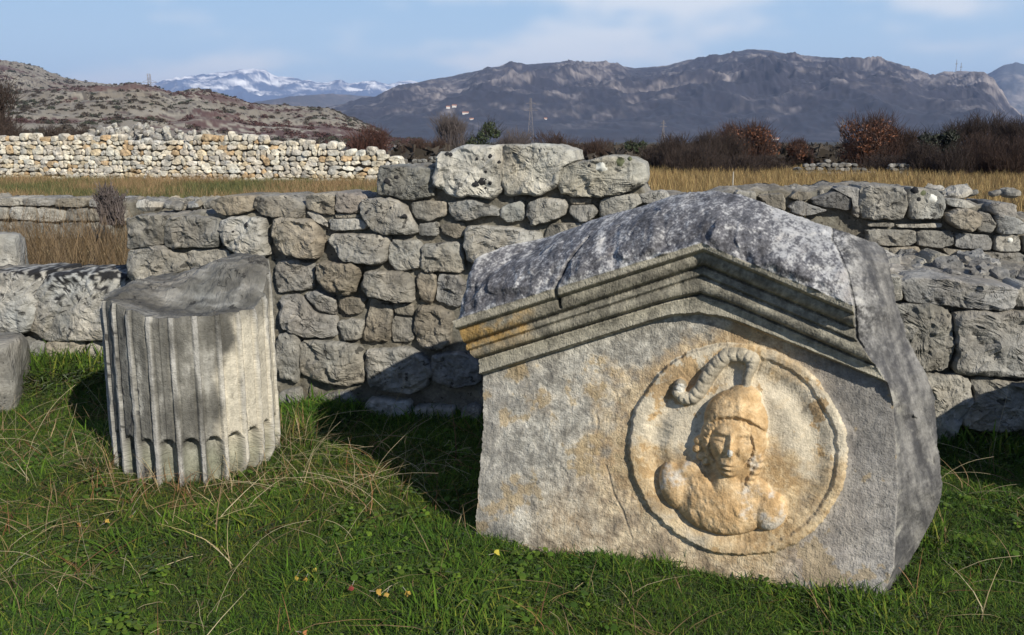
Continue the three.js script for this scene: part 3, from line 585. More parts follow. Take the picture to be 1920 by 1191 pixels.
SL(L(170, 960, 300, 965, 300, 1030, 170, 1020), { proud: 0.02 }); SL(L(330, 985, 520, 985, 520, 1060, 340, 1050), { proud: 0.02 });

const PF = plane(V3(-5.2, 0, -9.2), V3(1, 0, 0.06));
const farWall = wallGroup('stone_wall', 'low grey wall across the dry grass behind the left capstones', 'wall', PF);
courses(leftWall, PL, onPlane(PL, -590, 600)[0], onPlane(PL, -62, 600)[0], () => 0.8, 75, [0.2, 0.36], [0.3, 0.6]);
core(farWall, PF, [[-500, 388], [-120, 385], [0, 382], [60, 384], [160, 383], [300, 384], [420, 386]], { z: -0.06, thick: 0.7, seed: 29, lump: 0.05, rough: 0.05 });
const SF = (p, o) => addStone(farWall, PF, p, { depth: 0.4, ...o });
for (const p of [L(-110, 130, -10, 132, -10, 195, -110, 195), L(0, 130, 50, 135, 50, 190, 0, 195), L(60, 130, 188, 130, 190, 200, 65, 190), L(197, 130, 340, 150, 340, 203, 200, 203), L(347, 140, 440, 140, 440, 203, 347, 197), L(455, 140, 550, 145, 545, 200, 455, 198), L(560, 145, 640, 150, 650, 203, 560, 195), L(-100, 205, 30, 205, 30, 290, -100, 290), L(50, 210, 170, 205, 180, 300, 50, 300), L(190, 212, 300, 215, 300, 290, 195, 290), L(310, 212, 430, 210, 430, 290, 310, 285), L(445, 212, 560, 210, 560, 290, 445, 285), L(0, 85, 110, 80, 120, 122, 0, 125), L(130, 85, 260, 80, 270, 125, 130, 122), L(290, 88, 440, 82, 440, 130, 290, 128), L(460, 90, 600, 86, 600, 130, 460, 130)]) SF(p, { n: 36, rings: [0, .25, .5, .7, .85, .96, 1], proud: 0.06 });
courses(farWall, PF, onPlane(PF, -495, 420)[0], onPlane(PF, -45, 420)[0], () => 0.95, 76, [0.2, 0.3], [0.3, 0.6]);
rubble(farWall, PF, 60, -1.2, 3.2, () => 0.93, -0.1, -0.65, [0.04, 0.12], 61);
// ---------------------------------------------------------------- fluted column drum
{
  const cx = -1.52, cz = -4.20, R = 0.384, NF = 24, seg = 22, n = NF * seg, rows = 96, y0 = -0.12;
  const col = thing('column_drum', 'broken drum of a fluted stone column standing in the grass', 'column', [cx, 0, cz]);
  const topH = (x, z) => {   // x to the right, z towards the viewer, in radii
    const hb = 0.865 + 0.10 * smooth(-0.5, 0.55, x), hf = 0.835 - 0.065 * smooth(-0.75, 0.0, x);
    let h = 0.026 + lerp(hb, hf, smooth(-0.30, 0.52, z + 0.12 * x)) - 0.03 * Math.exp(-((x - 0.25) ** 2 + (z - 0.2) ** 2) / 0.12);
    h -= 0.03 * smooth(-0.6, -0.95, x);
    return h + 0.014 * ridged(x * 1.6 + 3, z * 1.6, 4, 3) + 0.010 * fbm(x * 6, z * 6, 7, 3);
  };
  const tone = (x, y, z, f, depth) => {
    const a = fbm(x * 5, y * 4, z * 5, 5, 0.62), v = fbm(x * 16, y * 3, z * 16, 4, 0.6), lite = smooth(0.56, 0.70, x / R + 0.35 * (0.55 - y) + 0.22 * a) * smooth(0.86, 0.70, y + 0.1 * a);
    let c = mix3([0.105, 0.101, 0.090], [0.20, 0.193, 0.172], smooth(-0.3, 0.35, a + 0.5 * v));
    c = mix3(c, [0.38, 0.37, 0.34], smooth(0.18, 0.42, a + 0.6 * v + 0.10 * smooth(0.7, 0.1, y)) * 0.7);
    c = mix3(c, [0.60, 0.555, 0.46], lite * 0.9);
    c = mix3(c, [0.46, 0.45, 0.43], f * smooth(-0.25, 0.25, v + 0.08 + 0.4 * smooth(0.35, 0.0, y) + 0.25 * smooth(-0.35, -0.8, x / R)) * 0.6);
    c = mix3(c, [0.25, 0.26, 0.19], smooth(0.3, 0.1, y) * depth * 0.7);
    if (x < -0.3 * R && fbm(x * 22, y * 12, z * 22, 3) > 0.27) c = [0.05, 0.05, 0.05];
    return scale3(c, 1 + 0.35 * fbm(x * 40, y * 40, z * 40, 3, 0.7));
  };
  const pos = [], co = [], uv = [], idx = [];
  const yA = 0.205, half = 0.385;
  for (let i = 0; i < n; i++) {
    const th = (i / n) * Math.PI * 2, dx = Math.sin(th), dz = Math.cos(th), f = ((i + seg * 0.5) % seg) / seg - 0.5, fp = clamp(Math.abs(f) / half, 0, 1.2);
    const T = topH(dx, dz), id = Math.floor((i + seg * 0.5) / seg) % NF;
    for (let k = 0; k <= rows; k++) {
      const y = lerp(y0, T, k / rows), arch = yA + 0.035 * noise(id * 3.3, 1) * 0.3 + 0.045 * Math.sqrt(Math.max(0, 1 - fp * fp));
      let d = 0;
      if (fp < 1) {
        const worn = lerp(1, 0.6, smooth(0.45, 0.72, y + 0.12 * noise(dx * 4, y * 3, 6)) * smooth(-0.62, -0.3, dx) * smooth(0.75, 0.35, dx)), upper = worn * (0.008 + 0.005 * Math.sqrt(1 - fp * fp) + (0.008 + 0.008 * smooth(-0.4, -0.8, dx)) * smooth(0.7, 0.9, fp));
        const lower = 0.022 + 0.044 * Math.sqrt(1 - fp * fp);
        d = lerp(lower, upper, smooth(arch - 0.006, arch + 0.006, y));
        if (fp > 0.92) d *= smooth(1, 0.92, fp) * 0.9 + 0.1;
      } else d = 0.004 * Math.max(0, noise(dx * 9, y * 14, dz * 9)) * 2;
      d += 0.0022 * fbm(dx * 14, y * 30, dz * 14, 3) + 0.02 * smooth(T - 0.03, T, y) * (0.4 + 0.6 * noise(dx * 6, dz * 6, 2));
      d += 0.05 * smooth(0.13, 0.0, y) * smooth(0.55, 0.8, dx) * smooth(-0.2, 0.2, dz);
      const r = R * (1 + 0.014 * smooth(0.85, 0.0, y)) - d;
      pos.push(dx * r, y, dz * r); uv.push(th * R, y);
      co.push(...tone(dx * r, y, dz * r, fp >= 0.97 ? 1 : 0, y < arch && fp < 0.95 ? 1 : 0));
    }
  }
  const m = rows + 1;
  for (let i = 0; i < n; i++) { const j = (i + 1) % n; for (let k = 0; k < rows; k++) { const a = i * m + k, b = j * m + k; idx.push(a, b, a + 1, a + 1, b, b + 1); } }
  mesh('fluted_shaft', geometry(pos, idx, co, uv), M.dressed, col);
  const tp = [], tc = [], tu = [], ti = [], nr = 44;
  for (let k = 0; k <= nr; k++) for (let i = 0; i < n; i += 2) {
    const q = k / nr, b = (i * m + rows) * 3, x = pos[b] * q, z = pos[b + 2] * q, y = lerp(topH(x / R, z / R), pos[b + 1], smooth(0.93, 1, q));
    tp.push(x, y + (0.012 * chips(x * 9, z * 9, 4) + 0.006 * chips(x * 24, z * 24, 6)) * smooth(1, 0.9, q), z); tu.push(x, z); tc.push(...scale3(tone(x * 0.25, 0.86, z, 0, 0), 0.80 + 0.2 * smooth(0.9, 1, q)));
  }
  const nn = n / 2;
  for (let k = 0; k < nr; k++) for (let i = 0; i < nn; i++) { const j = (i + 1) % nn, a = k * nn + i, b = k * nn + j; ti.push(a, a + nn, b, b, a + nn, b + nn); }
  mesh('broken_top', geometry(tp, ti, tc, tu), M.lime, col);
}

// ---------------------------------------------------------------- carved pediment block with the portrait medallion
const base0 = onGround(888, 1021, 0), base1 = onGround(1641, 1137, 0);
const LEAN = 10 * Math.PI / 180, pu = base1.clone().sub(base0).normalize(), pback = V3(0, 1, 0).cross(pu).multiplyScalar(1);   // pback: away from the viewer
if (pback.z > 0) pback.negate();
const PD = plane(base0, pu, V3(0, Math.cos(LEAN), 0).addScaledVector(pback, Math.sin(LEAN)));
{
  const uv = (x, y, z = 0) => onPlane(PD, x, y, z), run = (z, ...v) => { const p = []; for (let i = 0; i < v.length; i += 2) p.push(uv(v[i], v[i + 1], z)); return p; };
  const byU = (pts) => (u) => { let i = 0; while (i < pts.length - 2 && u > pts[i + 1][0]) i++; const [a, b] = [pts[i], pts[i + 1]]; return a[1] + (b[1] - a[1]) * (u - a[0]) / (b[0] - a[0]); };
  const byV = (pts) => { const q = pts.map(([a, b]) => [b, a]).sort((a, b) => a[0] - b[0]), f = byU(q); return (v) => f(clamp(v, q[0][0], q.at(-1)[0])); };
  const ZR = -0.36, ZC = 0.16;
  // outline read off the photograph at the depth of each stretch of it
  const roofTop = [uv(866, 548, 0.10), uv(880, 520, 0.05), uv(892, 503, -0.04), uv(912, 490, -0.12), uv(942, 481, -0.22), uv(975, 463, -0.3), uv(1012, 448, -0.34)].concat(run(ZR, 1040, 440, 1062, 430, 1140, 405, 1200, 388, 1260, 366, 1300, 358, 1345, 357, 1390, 365, 1440, 383, 1500, 404, 1560, 428, 1605, 440, 1648, 449));
  const rightSide = run(ZR, 1662, 462, 1668, 500, 1680, 566, 1706, 646, 1736, 699, 1752, 745, 1757, 832, 1767, 905, 1760, 945, 1746, 985, 1713, 1038, 1690, 1082, 1668, 1130, 1650, 1190);
  const leftSide = [...run(0, 884, 1100, 890, 1003, 893, 960, 900, 880, 906, 790, 905, 702), ...run(0.07, 895, 674), ...run(0.10, 876, 657), ...run(ZC, 862, 634, 853, 606, 856, 576)];
  const outline = [...leftSide, ...roofTop, ...rightSide];
  const vTop = byU(roofTop), uRight = byV(rightSide);
  const ridge = byV([...run(0.1, 1560, 440, 1568, 452, 1588, 513, 1601, 580, 1605, 634), ...run(0, 1662, 717, 1675, 760, 1678, 800, 1685, 918, 1680, 998, 1677, 1064, 1656, 1120, 1640, 1190)]);
  // the mouldings of the two raking cornices, outer to inner, each: left end, ridge, right end
  const lines = [[[858, 598], [1315, 456], [1602, 574]], [[860, 617], [1318, 470], [1603, 590]], [[872, 646], [1318, 499], [1604, 618]], [[876, 659], [1316, 518], [1606, 642]], [[893, 674], [1313, 546], [1628, 682]], [[904, 701], [1310, 574], [1664, 718]]];
  const zL = [0.19, 0.185, 0.125, 0.10, 0.08, 0.05], ev = lines.map((l, k) => { const q = l.map(([x, y]) => uv(x, y, zL[k])); return (u) => { const [a, b] = u < q[1][0] ? [q[0], q[1]] : [q[1], q[2]]; let v = a[1] + (b[1] - a[1]) * (u - a[0]) / (b[0] - a[0]); if (k > 3) v -= (k - 3) * 0.012 * Math.exp(-(((u - q[1][0]) / 0.07) ** 2)); return v; }; });
  const bandZ = (k, f) => {   // f: 0 at the outer line of the band
    const groove = (d) => 0.028 * smooth(0.17, 0.02, 1 - f) * d;
    if (k === 0) return 0.192 - 0.008 * f - groove(0.7);
    if (k === 1) return 0.150 - 0.030 * f + 0.012 * Math.sin(Math.PI * f) - groove(1.2);
    if (k === 2) return 0.108 - groove(1);
    if (k === 3) return 0.092 - 0.016 * f + 0.012 * Math.sin(Math.PI * f) - groove(1.6);
    return 0.060 - 0.008 * f - 0.006 * Math.sin(Math.PI * f);
  };
  // medallion: centre and radius on the plane
  const mc = uv(1376, 843), mr = Math.abs(uv(1574, 843)[0] - uv(1176, 843)[0]) / 2, PX = mr / 199;   // PX: one photograph pixel in metres
  const capsule = (x, y, pts, r) => { let best = 1e9, bt = 0; for (let i = 0; i + 1 < pts.length; i++) { const [ax, ay] = pts[i], [bx, by] = pts[i + 1], dx = bx - ax, dy = by - ay, t = clamp(((x - ax) * dx + (y - ay) * dy) / (dx * dx + dy * dy)), d = Math.hypot(x - ax - dx * t, y - ay - dy * t); if (d < best) { best = d; bt = (i + t) / (pts.length - 1); } } return [best, bt]; };
  const ell = (x, y, cx, cy, rx, ry, rz, a = 0, cz = 0) => { const c = Math.cos(a), s = Math.sin(a), dx = x - cx, dy = y - cy, p = (dx * c + dy * s) / rx, q = (-dx * s + dy * c) / ry, e = 1 - p * p - q * q; return e > 0 ? cz + rz * Math.sqrt(e) : -1e3; };
  const gs = (x, y, cx, cy, sx, sy = sx) => Math.exp(-(((x - cx) / sx) ** 2 + ((y - cy) / sy) ** 2));
  const smax = (a, b, k) => { const h = clamp(0.5 + 0.5 * (a - b) / k); return lerp(b, a, h) + k * h * (1 - h); };
  const plumePts = [[16, 122], [17, 142], [24, 162], [24, 178], [4, 184], [-22, 182], [-41, 163], [-57, 138], [-70, 110], [-83, 94], [-99, 90], [-113, 101], [-109, 116]];
  // relief of the bust in photograph pixels about the medallion's centre; returns [height, piece]
  function bust(x, y) {
    let h = -1e3, piece = null;
    const add = (v, k, name) => { if (v < -500) return; if (v > h) piece = name; h = h < -500 ? v : smax(h, v, k); };
    const rough = 1.5 * fbm(x * 0.09, y * 0.09, 4, 4, 0.65) + 0.5 * chips(x * 0.11, y * 0.11, 4);
    // chest in a scaly breastplate, cut in a ragged curve below
    const chest = ell(x, y, -20, -100, 92, 66, 32, -0.14, 2);
    const cut = -168 + 0.0034 * (x + 14) ** 2 + 4 * noise(x * 0.12, 3);
    let ch = chest; if (y < cut + 8) ch = y < cut ? -1e3 : chest - 10 * (1 - (y - cut) / 8) ** 2;
    if (ch > -500) {
      const hem = -54 - 1.15 * (34 - Math.abs(x + 14)), armour = smooth(hem + 6, hem - 3, y) * smooth(56, 46, Math.abs(x + 24));
      ch += armour * (2.6 + 1.3 * chips(x * 0.085 + y * 0.05, y * 0.06 - x * 0.02, 2) + 2.2 * ridged(x * 0.05 + y * 0.02, y * 0.022, 5, 2));
      ch -= 2.2 * gs(Math.abs(x + 14) - 0.86 * (y + 92), 0, 0, 0, 5, 9) * smooth(-96, -86, y) * smooth(-40, -58, y);
    }
    ch -= 13 * gs(x, y, -12, -62, 27, 24);
    add(ch, 4, 'torso');
    add(ell(x, y, -108, -82, 29, 47, 29, 0.30, 2), 2.5, 'torso');
    add(ell(x, y, 72, -108, 33, 40, 27, -0.35, 0), 2.5, 'torso');
    add(ell(x, y, -86, -50, 40, 19, 22, 0.38, 2), 7, 'torso'); add(ell(x, y, 44, -66, 42, 20, 21, -0.5, 2), 7, 'torso');
    { const [d] = capsule(x, y, [[-12, -20], [-10, -88]]); const r = 29 + 6 * smooth(-50, -88, y); if (d < r) add(4 + 33 * Math.sqrt(1 - (d / r) ** 2), 8, 'torso'); }
    if (h > -500) h += rough;
    // hair: a wavy mass on a skull, longer locks beside the neck
    const skull = ell(x, y, -2, 20, 62, 62, 43, 0, 12), fe = Math.hypot((x + 3) / 45, (y - 8) / 52);
    if (skull > -500 && y > -30 && fe > 0.86) add(skull - 6 * smooth(1.02, 0.90, fe) + 3.2 * noise(x * 0.13 + y * 0.05, y * 0.11, 2) + 2 * noise(x * 0.3, y * 0.3, 6), 2, 'head');
    for (const [cx, cy, r] of [[-62, 14, 14], [-66, -2, 12], [-58, -16, 12], [-48, -26, 10], [46, 0, 11], [49, -12, 10], [47, -24, 10], [43, -36, 10], [37, -47, 10], [33, -57, 9]]) add(ell(x, y, cx, cy, r, r * 0.72, 13, 0.5, 15) + 1.5 * noise(x * 0.25, y * 0.25, cx), 2, 'head');
    add(ell(x, y, 0, -20, 50, 42, 26, 0, 6), 4, 'head');
    // face: forehead, jaw and features
    let face = smax(ell(x, y, -3, 19, 43, 50, 44, 0, 20), ell(x, y, -4, -19, 26, 30, 37, 0, 22), 16);
    if (face > -500) {
      const L = -23, R = 24;
      face += 3.2 * gs(x, y, L, 37, 15, 4.5) + 3.2 * gs(x, y, R, 37, 15, 4.5);
      face -= 10.5 * gs(x, y, L, 27, 13, 8) + 10.5 * gs(x, y, R, 27, 13, 8) + 4 * gs(x, y, -9, 26, 5, 9) + 4 * gs(x, y, 9, 26, 5, 9);
      face += 6.4 * gs(x, y, L, 25, 8.5, 3.8) + 6.4 * gs(x, y, R, 25, 8.5, 3.8);
      face -= 2.2 * gs(x, y, L, 20.5, 10, 1.7) + 2.2 * gs(x, y, R, 20.5, 10, 1.7) + 1.6 * gs(x, y, L, 30, 10, 1.5) + 1.6 * gs(x, y, R, 30, 10, 1.5);
      face += 9 * gs(x, y, -1, 18, 5, 16) + 6.5 * gs(x, y, -2, 2, 8, 8);
      face -= 3 * gs(x, y, -13, -3, 4, 8) + 3 * gs(x, y, 9, -3, 4, 8);
      face += 3.5 * gs(x, y, -27, 4, 12, 12) + 3.5 * gs(x, y, 22, 4, 12, 12);
      face += 5 * gs(x, y, -5, -21, 10, 3.4) + 4.5 * gs(x, y, -5, -29.5, 9, 3.6);
      face -= 5.5 * gs(x, y, -5, -25.2, 11, 1.5) + 4.5 * gs(x, y, -5, -35, 11, 2.8) + 2.5 * gs(x, y, -3, -14, 2.5, 3.5);
      face += 6.5 * gs(x, y, -3, -43, 11, 7);
      face += rough * 0.8;
    }
    if (face > -500) { if (face > h) piece = 'head'; h = h < -500 ? face : fe < 0.88 ? Math.max(face, h - 30) : smax(h, face, 4); }
    // helmet: plain domed cap set over the brow, a low ridge up its front
    const brim = 70 - 0.0080 * (x - 2) ** 2 + 2.4 * noise(x * 0.09, 7);
    let cap = smax(ell(x, y, 1, 56, 60, 62, 44, 0, 9), ell(x, y, 12, 98, 34, 30, 28, 0.2, 9), 12);
    if (y < brim) cap = y > brim - 12 && cap > -500 ? cap - (brim - y) * 1.5 : -1e3;
    if (cap > -500) { cap += 1.0 * gs(y - brim, 0, 3, 0, 4, 9) + 3 * gs(x - 12 + 0.1 * (y - 70), 0, 0, 0, 7, 9) + 2.4 * fbm(x * 0.05, y * 0.05, 8, 4) + 1.2 * chips(x * 0.09, y * 0.09, 6); if (cap > h) piece = 'helmet'; h = h < -500 ? cap : Math.max(h, cap); }
    // plume: a ribbed crest curling over to the left
    const [d, t] = capsule(x, y, plumePts), r = lerp(8.5, 14.5, smooth(0.10, 0.26, t)) - 2.5 * smooth(0.6, 0.95, t) + 1.2 * noise(t * 22, 4);
    if (d < r) { const rib = Math.pow(0.5 + 0.5 * Math.cos(t * 120 + d * 0.12), 4), z = 7 + 16 * Math.sqrt(1 - (d / r) ** 2) - 3.0 * rib * smooth(0.12, 0.2, t) + 0.8 * noise(x * 0.2, y * 0.2); if (z > h) { piece = 'plume'; h = z; } }
    return [h, piece];
  }
  const dishZ = (x, y) => {   // pixels: raised rim of the shield and its hollow
    const a = Math.atan2(y, x), wob = 3.2 * noise(Math.cos(a) * 4, Math.sin(a) * 4, 3) + 2.6 * noise(Math.cos(a) * 13, Math.sin(a) * 13, 5) + 1.8 * noise(Math.cos(a) * 34, Math.sin(a) * 34, 5), q = Math.hypot(x, y) + wob;
    if (q > 214) return null;
    const outer = lerp(205, 214, smooth(0.2, 0.9, Math.cos(a))), hi = 11.5 + 2.5 * noise(Math.cos(a) * 3, Math.sin(a) * 3, 2);
    const rim = hi * smooth(outer, 199, q) * lerp(1, 0.45, smooth(190, lerp(150, 184, smooth(-0.4, 0.4, Math.cos(a))), q)), hollow = -9 * smooth(180, 152, q) + 9 * smooth(148, 118, q) - 1.5 * smooth(110, 60, q);
    return [rim + hollow + (q < 190 ? 0 : 0), q];
  };
  const frontZ = (u, v) => {   // relief of the front without the broken side; [z, piece, extra]
    for (let k = 0; k < 5; k++) {
      const a = ev[k](u), b = ev[k + 1](u);
      if (v <= a && v > b) return [bandZ(k, (a - v) / (a - b)), 'cornice', k];
    }
    if (v > ev[0](u)) {
      const g = clamp((v - ev[0](u)) / Math.max(0.05, vTop(u) - ev[0](u)), 0, 1.3);
      const lip = 0.018 * noise(u * 22, 4) * smooth(0.12, 0, g) - 0.05 * smooth(0.3, 0.0, g) * smooth(0.35, 0.55, noise(u * 5 + 0.6, 9)) ;
      const dep = lerp(0.07, 0.555, smooth(roofTop[0][0] - 0.03, roofTop[6][0] + 0.03, u));
      return [0.195 + lip - dep * Math.pow(g, 1.9) - 0.10 * smooth(roofTop[0][0] + 0.05, roofTop[0][0] - 0.03, u) + (0.030 * fbm(u * 3.2, v * 3.2, 6, 3) + 0.042 * chips(u * 6 + 0.1 * noise(u * 9, v * 9), v * 6, 5) + 0.014 * chips(u * 17, v * 15, 8) + 0.012 * fbm(u * 22, v * 16, 3, 3)) * smooth(0, 0.12, g), 'roof', g];
    }
    const x = (u - mc[0]) / PX, y = (v - mc[1]) / PX;
    let z = 0.006 * fbm(u * 3, v * 3, 1, 3), piece = 'tympanum', extra = 0;
    const dz = dishZ(x, y);
    if (dz) {
      const [b, name] = bust(x, y), s = dz[0];
      if (name && b > s - 2) { z += (b > s ? b : s) * PX; piece = name; extra = b; } else { z += s * PX; piece = 'medallion'; extra = dz[1]; }
      if (dz[1] > 206 && piece === 'medallion') piece = 'tympanum';
    }
    return [z, piece, extra];
  };
  const crackA = run(0.12, 1053, 576, 1050, 545, 1062, 505, 1078, 470, 1088, 440), crackB = run(0, 1136, 872, 1142, 890, 1150, 925, 1168, 960, 1184, 1006), crackC = run(0, 1118, 768, 1122, 790, 1119, 812), crackD = run(0, 1010, 1000, 1048, 944, 1098, 900);
  const st = 0.0026, uMin = Math.min(...outline.map((p) => p[0])) - st, uMax = Math.max(...outline.map((p) => p[0])) + st, vMin = -0.16, vMax = Math.max(...outline.map((p) => p[1])) + st;
  const nu = Math.ceil((uMax - uMin) / st), nv = Math.ceil((vMax - vMin) / st);
  const vbColor = ev[3];
  const inside = (u, v) => { const e = 0.0028, uu = u + e * noise(u * 60, v * 60, 1) + 0.005 * noise(u * 14, v * 14, 3), vv = v + e * noise(u * 60, v * 60, 9) + 0.005 * noise(u * 14, v * 14, 7); let c = false; for (let i = 0, j = outline.length - 1; i < outline.length; j = i++) { const a = outline[i], b = outline[j]; if ((a[1] > vv) !== (b[1] > vv) && uu < (b[0] - a[0]) * (vv - a[1]) / (b[1] - a[1]) + a[0]) c = !c; } return c; };
  const N2 = (nu + 1) * (nv + 1), zz = new Float32Array(N2), ok = new Uint8Array(N2), pc = new Uint8Array(N2), names = ['tympanum', 'cornice', 'roof', 'medallion', 'torso', 'head', 'helmet', 'plume', 'side'], cl = new Float32Array(N2 * 3);
  for (let j = 0; j <= nv; j++) for (let i = 0; i <= nu; i++) {
    const u = uMin + i * st, v = vMin + j * st, k = j * (nu + 1) + i;
    if (!(ok[k] = inside(u, v) ? 1 : 0)) continue;
    const uR = ridge(v); let z, piece, extra, side = 0;
    if (u > uR) {
      const f = clamp((u - uR) / Math.max(0.02, uRight(v) - uR), 0, 1.2), [zf, p0] = frontZ(uR, v), vb = ev[5](uR), va = ev[0](uR), z0 = v >= va ? zf : v <= vb ? lerp(zf, 0.05, smooth(vb - 0.1, vb, v)) : Math.max(0.05, lerp(0.05, 0.19, (v - vb) / (va - vb)));
      side = 1; piece = 'side'; extra = f;
      z = z0 - (0.36 + Math.max(0, z0)) * Math.pow(f, 0.85) * 0.98 + (0.016 * ridged(u * 5, v * 2.6, 3, 4) + 0.045 * chips(u * 5.5, v * 3.2, 2) + 0.016 * chips(u * 15, v * 9, 7)) * smooth(0, 0.25, f) + 0.006 * fbm(u * 20, v * 9, 2, 3);
      if (p0 === 'roof') { const q = frontZ(u, v)[0]; z = Math.min(z, q + 0.03); }
      z -= 0.035 * smooth(0.010, 0.003, u - uR + 0.003 * noise(v * 30, 2)) * (v > vb + 0.08 ? 1 : 0);
    } else [z, piece, extra] = frontZ(u, v);
    let [dA] = capsule(u, v, crackA); if (!side && piece !== 'tympanum') z -= 0.03 * smooth(0.009, 0.001, dA + 0.004 * noise(u * 40, v * 40)); else dA = 1;
    const dB = Math.min(capsule(u, v, crackB)[0], capsule(u, v, crackC)[0], capsule(u, v, crackD)[0] + 0.002); z -= 0.004 * smooth(0.005, 0.0005, dB + 0.003 * noise(u * 40, v * 40));
    z += 0.0018 * fbm(u * 30, v * 30, 4, 3, 0.65);
    if (piece === 'cornice') z -= 0.006 * Math.max(0, noise(u * 18, v * 18, 2) - 0.25) + 0.003 * fbm(u * 12, v * 12, 9, 3);
    if (piece === 'tympanum') z += 0.0022 * chips(u * 22 + 0.2 * noise(u * 30, v * 30), v * 18, 4) + 0.0012 * chips(u * 60, v * 50, 4) + 0.004 * fbm(u * 8, v * 8, 3, 4) - 0.035 * smooth(0.12, -0.05, v) * smooth(0.2, 0.0, u);
    zz[k] = z; pc[k] = names.indexOf(piece);
    // colours of the stone itself: lichen, rust stain, weathering crust
    const n1 = fbm(u * 4, v * 4, 2, 5, 0.62), n2 = fbm(u * 13, v * 13, 5, 5, 0.68), n3 = fbm(u * 45, v * 45, 8, 4, 0.75);
    const mx = (u - mc[0]) / PX, my = (v - mc[1]) / PX, md = Math.hypot(mx, my); let c;
    if (piece === 'roof') {
      const n4 = fbm(u * 26 + v * 9, v * 11 - u * 5, 3, 4, 0.7), n5 = fbm(u * 120, v * 120, 4, 2, 0.7), w = 0.6 * n5 + 0.75 * n3 + 0.6 * n2 + 0.6 * n4 + 0.8 * n1 + 0.30 * (extra - 0.45) * 1.2 + 0.35 * smooth(0.10, 0.0, extra) + 0.22 * smooth(0.8, 1.0, extra) + 0.25 * smooth(0.75, 1.15, u / 1.0 - 0.2);
      c = mix3([0.022, 0.022, 0.028], [0.13, 0.13, 0.145], smooth(-0.55, 0.05, w)); c = mix3(c, [0.52, 0.52, 0.52], smooth(-0.02, 0.52, w));
      c = mix3(c, [0.17, 0.168, 0.185], 0.2); c = mix3(c, [0.30, 0.25, 0.22], smooth(0.25, 0.5, n1 + 0.2 * n3) * 0.4);
    } else if (side) {
      const str = fbm(u * 22 + v * 7, v * 3.5, 4, 4, 0.65);
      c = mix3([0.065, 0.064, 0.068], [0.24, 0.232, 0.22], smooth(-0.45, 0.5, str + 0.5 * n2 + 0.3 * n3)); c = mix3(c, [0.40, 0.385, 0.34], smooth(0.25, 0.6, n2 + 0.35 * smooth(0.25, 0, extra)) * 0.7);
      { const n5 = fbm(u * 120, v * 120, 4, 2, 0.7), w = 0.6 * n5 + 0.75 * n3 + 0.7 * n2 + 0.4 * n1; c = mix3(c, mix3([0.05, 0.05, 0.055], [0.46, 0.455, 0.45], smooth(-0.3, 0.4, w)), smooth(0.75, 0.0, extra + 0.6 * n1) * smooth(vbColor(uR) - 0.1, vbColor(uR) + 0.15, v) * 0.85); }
    } else if (piece === 'cornice') {
      c = mix3([0.17, 0.158, 0.128], [0.36, 0.335, 0.27], smooth(-0.4, 0.45, n2 + 0.45 * n3 + (extra === 4 || extra === 0 ? 0.25 : -0.05)));
      c = mix3(c, [0.38, 0.235, 0.07], smooth(0.30, 0.16, u) * smooth(0.3, 0.1, Math.abs(extra - 1.6) * 0.15) * smooth(-0.25, 0.3, n1 + n2 * 0.7 + 0.1) * (extra >= 1 && extra <= 3 ? 0.9 : 0.15));
      c = mix3(c, [0.09, 0.085, 0.075], smooth(0.15, 0.5, n1 - 0.25 * n2) * 0.65);
    } else {
      const grey = mix3([0.27, 0.255, 0.225], [0.56, 0.535, 0.475], smooth(-0.42, 0.42, n2 * 0.8 + 0.5 * n3 + 0.5 * n1));
      const warm = mix3([0.42, 0.285, 0.145], [0.60, 0.475, 0.30], smooth(-0.3, 0.35, n2 + 0.3 * n3));
      let w = smooth(-0.15, 0.45, n1 + 0.35 * n2 + 0.55 * smooth(330, 170, md) - 0.12) * smooth(1.46, 1.22, u) ;
      w = Math.max(w, 0.95 * smooth(345, 215, Math.hypot(mx + 30, my * 0.9 + 40)) * smooth(60, -120, my) * (0.7 + 0.6 * n2 + 0.4 * n1), smooth(0.38, 0.10, v) * smooth(0.1, 0.4, u) * smooth(1.35, 1.05, u) * (0.6 + 0.5 * n1));
      c = mix3(grey, warm, clamp(w * 1.25) * 0.85);
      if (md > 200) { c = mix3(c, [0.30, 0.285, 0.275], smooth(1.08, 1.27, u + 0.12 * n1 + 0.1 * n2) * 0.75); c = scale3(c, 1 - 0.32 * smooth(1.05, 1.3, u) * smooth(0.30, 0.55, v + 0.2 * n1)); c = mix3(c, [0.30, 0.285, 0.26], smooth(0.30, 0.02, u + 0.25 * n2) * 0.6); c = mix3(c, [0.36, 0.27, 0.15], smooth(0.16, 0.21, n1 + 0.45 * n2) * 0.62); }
      if (piece === 'medallion') { c = mix3([0.60, 0.53, 0.41], warm, smooth(-0.15, 0.3, n1 + 0.4 * n2 + 0.35 * smooth(20, -120, my) + 0.15 * smooth(-60, 60, mx) - 0.1)); c = mix3(c, [0.40, 0.26, 0.12], smooth(0.20, 0.28, n1 * 0.5 + n2 * 0.8 + 0.55 * gs(mx, my, -112, 125, 62, 52) + 0.45 * gs(mx, my, 152, 82, 22, 60)) * 0.8); }
      if (['torso', 'head', 'helmet'].includes(piece)) { c = mix3([0.55, 0.36, 0.175], [0.63, 0.47, 0.28], smooth(-0.3, 0.4, n2 + 0.3 * n3)); c = mix3(c, [0.36, 0.22, 0.10], smooth(0.2, 0.5, n2 - 0.2) * 0.5 + 0.35 * smooth(-135, -165, my)); c = mix3(c, [0.58, 0.55, 0.50], smooth(0.12, 0.3, n1 + 0.4 * n2 + (piece === 'helmet' ? 0.22 * smooth(10, -40, mx) : -0.08)) * 0.8); if (gs(mx, my, -1, 2, 7, 11) + 0.35 * n3 > 0.62) c = [0.82, 0.79, 0.72]; }
